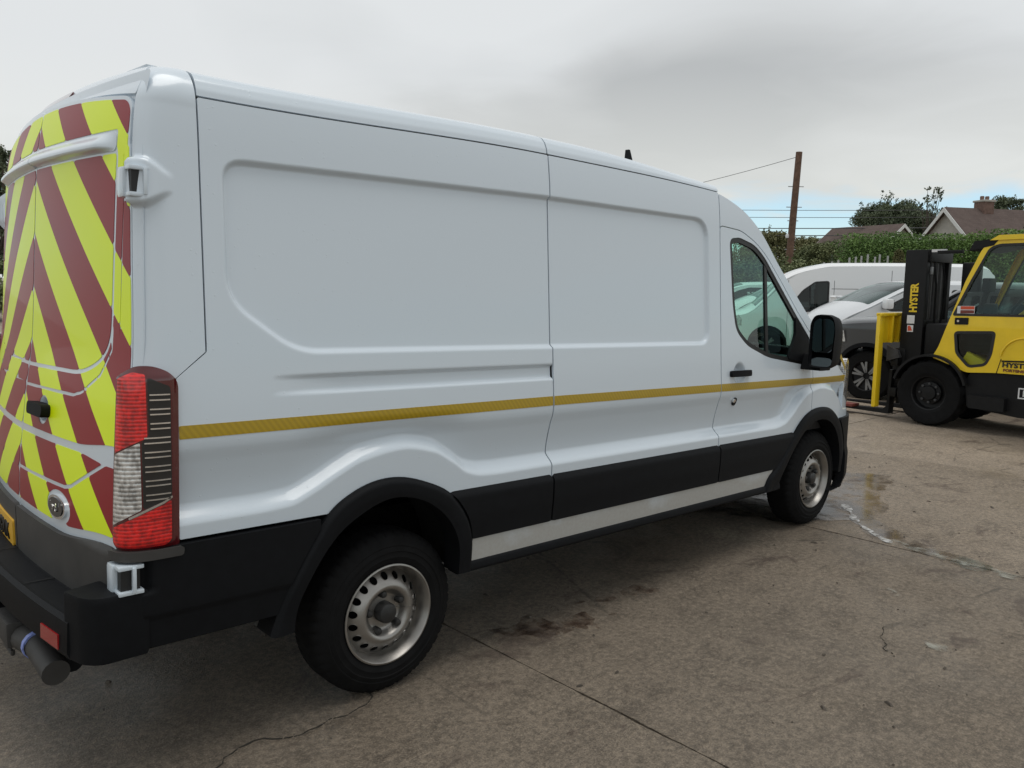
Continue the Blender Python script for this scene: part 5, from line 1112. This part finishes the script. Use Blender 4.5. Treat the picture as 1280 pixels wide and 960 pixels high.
# houses
M['render'] = simple('house_render', (.42, .40, .36), .9, var=.12, vscale=3, bumpk=.3, bscale=40); M['barge'] = simple('barge_white', (.68, .68, .66), .6)
t = MT('roof_tiles'); v = t.co(); wv = t.wave(t.co((1, 1, 1)), 3.0, .3, 'SAW', 'Z'); nz = t.noise(v, 3, 5); n4 = t.noise(v, 14, 3)
t.set(Base_Color=t.mix(t.ramp(n4, [(.3, .0), (.7, .6)]), t.ramp(nz, [(.3, (.085, .058, .05)), (.7, (.125, .09, .078))]), (.07, .05, .045)), Roughness=.85); t.bump(wv, .6, .05); M['tiles'] = t.m
M['brick'] = simple('chimney_brick', (.16, .10, .08), .9, var=.3, vscale=8)
d0 = px(1200, 300, 1.0)-CAM; vh = math.atan2(d0[1], d0[0])
def house(label, gl, gr, apex, dist, length, head, chim=None):
    """gl, gr: pixels of the eaves at the two ends of the gable wall, apex pixel; the ridge runs away along heading head"""
    a, b, c = at(*gl, dist), at(*gr, dist), at(*apex, dist); mid = (a+b)/2; wv_ = np.linalg.norm((b-a)[:2]); ez = (a[2]+b[2])/2; rz_ = c[2]
    o = thing('house', label, 'house', (mid[0], mid[1], 0), head, 'houses beyond the hedge'); hw_ = wv_/2/abs(math.cos(head-vh))
    W_ = MB().add([(0, -hw_, 0), (0, hw_, 0), (0, hw_, ez), (0, 0, rz_), (0, -hw_, ez), (length, -hw_, 0), (length, hw_, 0), (length, hw_, ez), (length, 0, rz_), (length, -hw_, ez)],
                  [(0, 1, 2, 3, 4), (9, 8, 7, 6, 5), (0, 4, 9, 5), (1, 6, 7, 2)]).build('wall', M['render'], o, False)
    sl = (rz_-ez)/hw_; ov = .35
    for sg in (-1, 1):
        p0 = [(-.25, 0, rz_+.12), (length+.25, 0, rz_+.12), (length+.25, sg*(hw_+ov), ez-ov*sl+.12), (-.25, sg*(hw_+ov), ez-ov*sl+.12)]
        q0 = [(x_, y_, z_-.10) for x_, y_, z_ in p0]
        rf = MB().add(p0+q0, [(0, 1, 2, 3), (7, 6, 5, 4), (0, 4, 5, 1), (1, 5, 6, 2), (2, 6, 7, 3), (3, 7, 4, 0)]).build('roof', M['tiles'], o, False)
        for x_ in (-.29, length+.26):
            pb = [(x_, 0, rz_+.10), (x_, sg*(hw_+ov), ez-ov*sl+.10), (x_, sg*(hw_+ov), ez-ov*sl-.12), (x_, 0, rz_-.12)]; pb += [(u_+.03, v_, w_) for u_, v_, w_ in pb]
            MB().add(pb, [(0, 1, 2, 3), (7, 6, 5, 4), (0, 4, 5, 1), (1, 5, 6, 2), (2, 6, 7, 3), (3, 7, 4, 0)]).build('bargeboard', M['barge'], o, False)
    MB().box(-.02, .05, -.5, .5, ez-1.4, ez-.3).build('window', M['glass_dark'], o, False)
    if chim is not None:
        ch = MB().box(chim, chim+.62, -.32, .32, rz_-.4, rz_+.42, .02).build('chimney', M['brick'], o); MB().box(chim-.05, chim+.67, -.37, .37, rz_+.42, rz_+.52, .02).build('chimney_cap', M['render'], ch)
        for q in (.16, .46): MB().lathe([(.09, 0), (.10, .16), (.08, .2), (.07, .2), (.07, .03)], (chim+q, 0, rz_+.52), 'z', 10).build('chimney_pot', M['brick'], ch)
    return o
house('larger house with brown tiled roof, white bargeboards and a chimney', (1150, 303), (1216, 303), (1184, 262), 46, 16, vh-R(48), 1.75)
house('smaller gabled house with brown roof behind the hedge', (1107, 304), (1143, 304), (1126, 282), 58, 5.0, vh+R(58))
# pole with steps and lines
b_, t_ = at(985, 340, 45), at(999, 190, 45); dz_ = (t_-b_)/(t_[2]-b_[2]); foot = b_-dz_*b_[2]; po = thing('utility_pole', 'leaning brown wooden utility pole behind the parked vans', 'utility pole', (foot[0], foot[1], 0))
L0 = t_-foot; MB().tube([(0, 0, -.1), tuple(L0*.5), tuple(L0)], [.20, .18, .16], 14).build('pole', M['wood_pole'], po)
for k, f_ in enumerate((.80, .68, .60, .50, .43)):
    c = L0*f_; s_ = .40 if k < 2 else .28; MB().tube([(c[0]-rt[0]*s_, c[1]-rt[1]*s_, c[2]), (c[0]+rt[0]*s_, c[1]+rt[1]*s_, c[2])], .025, 6).build('step_iron', M['galv'], po)
c = L0*.51; MB().lathe([(.0, -.12), (.09, -.1), (.11, 0), (.07, .1), (.0, .12)], (c[0]-.2*rt[0], c[1]-.2*rt[1], c[2]), 'z', 10).build('insulator', M['label_white'], po)
def wire(label, a, b, sag, r_=.014):
    a, b = np.array(a), np.array(b); pts = [a+(b-a)*k-np.array([0, 0, sag*4*k*(1-k)]) for k in np.linspace(0, 1, 14)]; o0 = pts[0].copy()
    o = MB().tube([q-o0 for q in pts], r_, 5).build('overhead_wire', M['wire'], None); o.location = tuple(o0); return tag(o, label, 'wire', 'overhead wires')
wire('thin wire running from the pole top down to the left', at(997, 196, 45), at(700, 262, 60), .3)
for k, (y0, y1, nm) in enumerate(((262, 262, 'topmost'), (271, 271, 'second'), (285, 284, 'third'), (294, 293, 'lowest'))):
    wire('%s of the four level wires crossing behind the pole' % nm, at(860, y0, 60), at(1240, y1, 60), .05, .03 if k > 1 else .018)
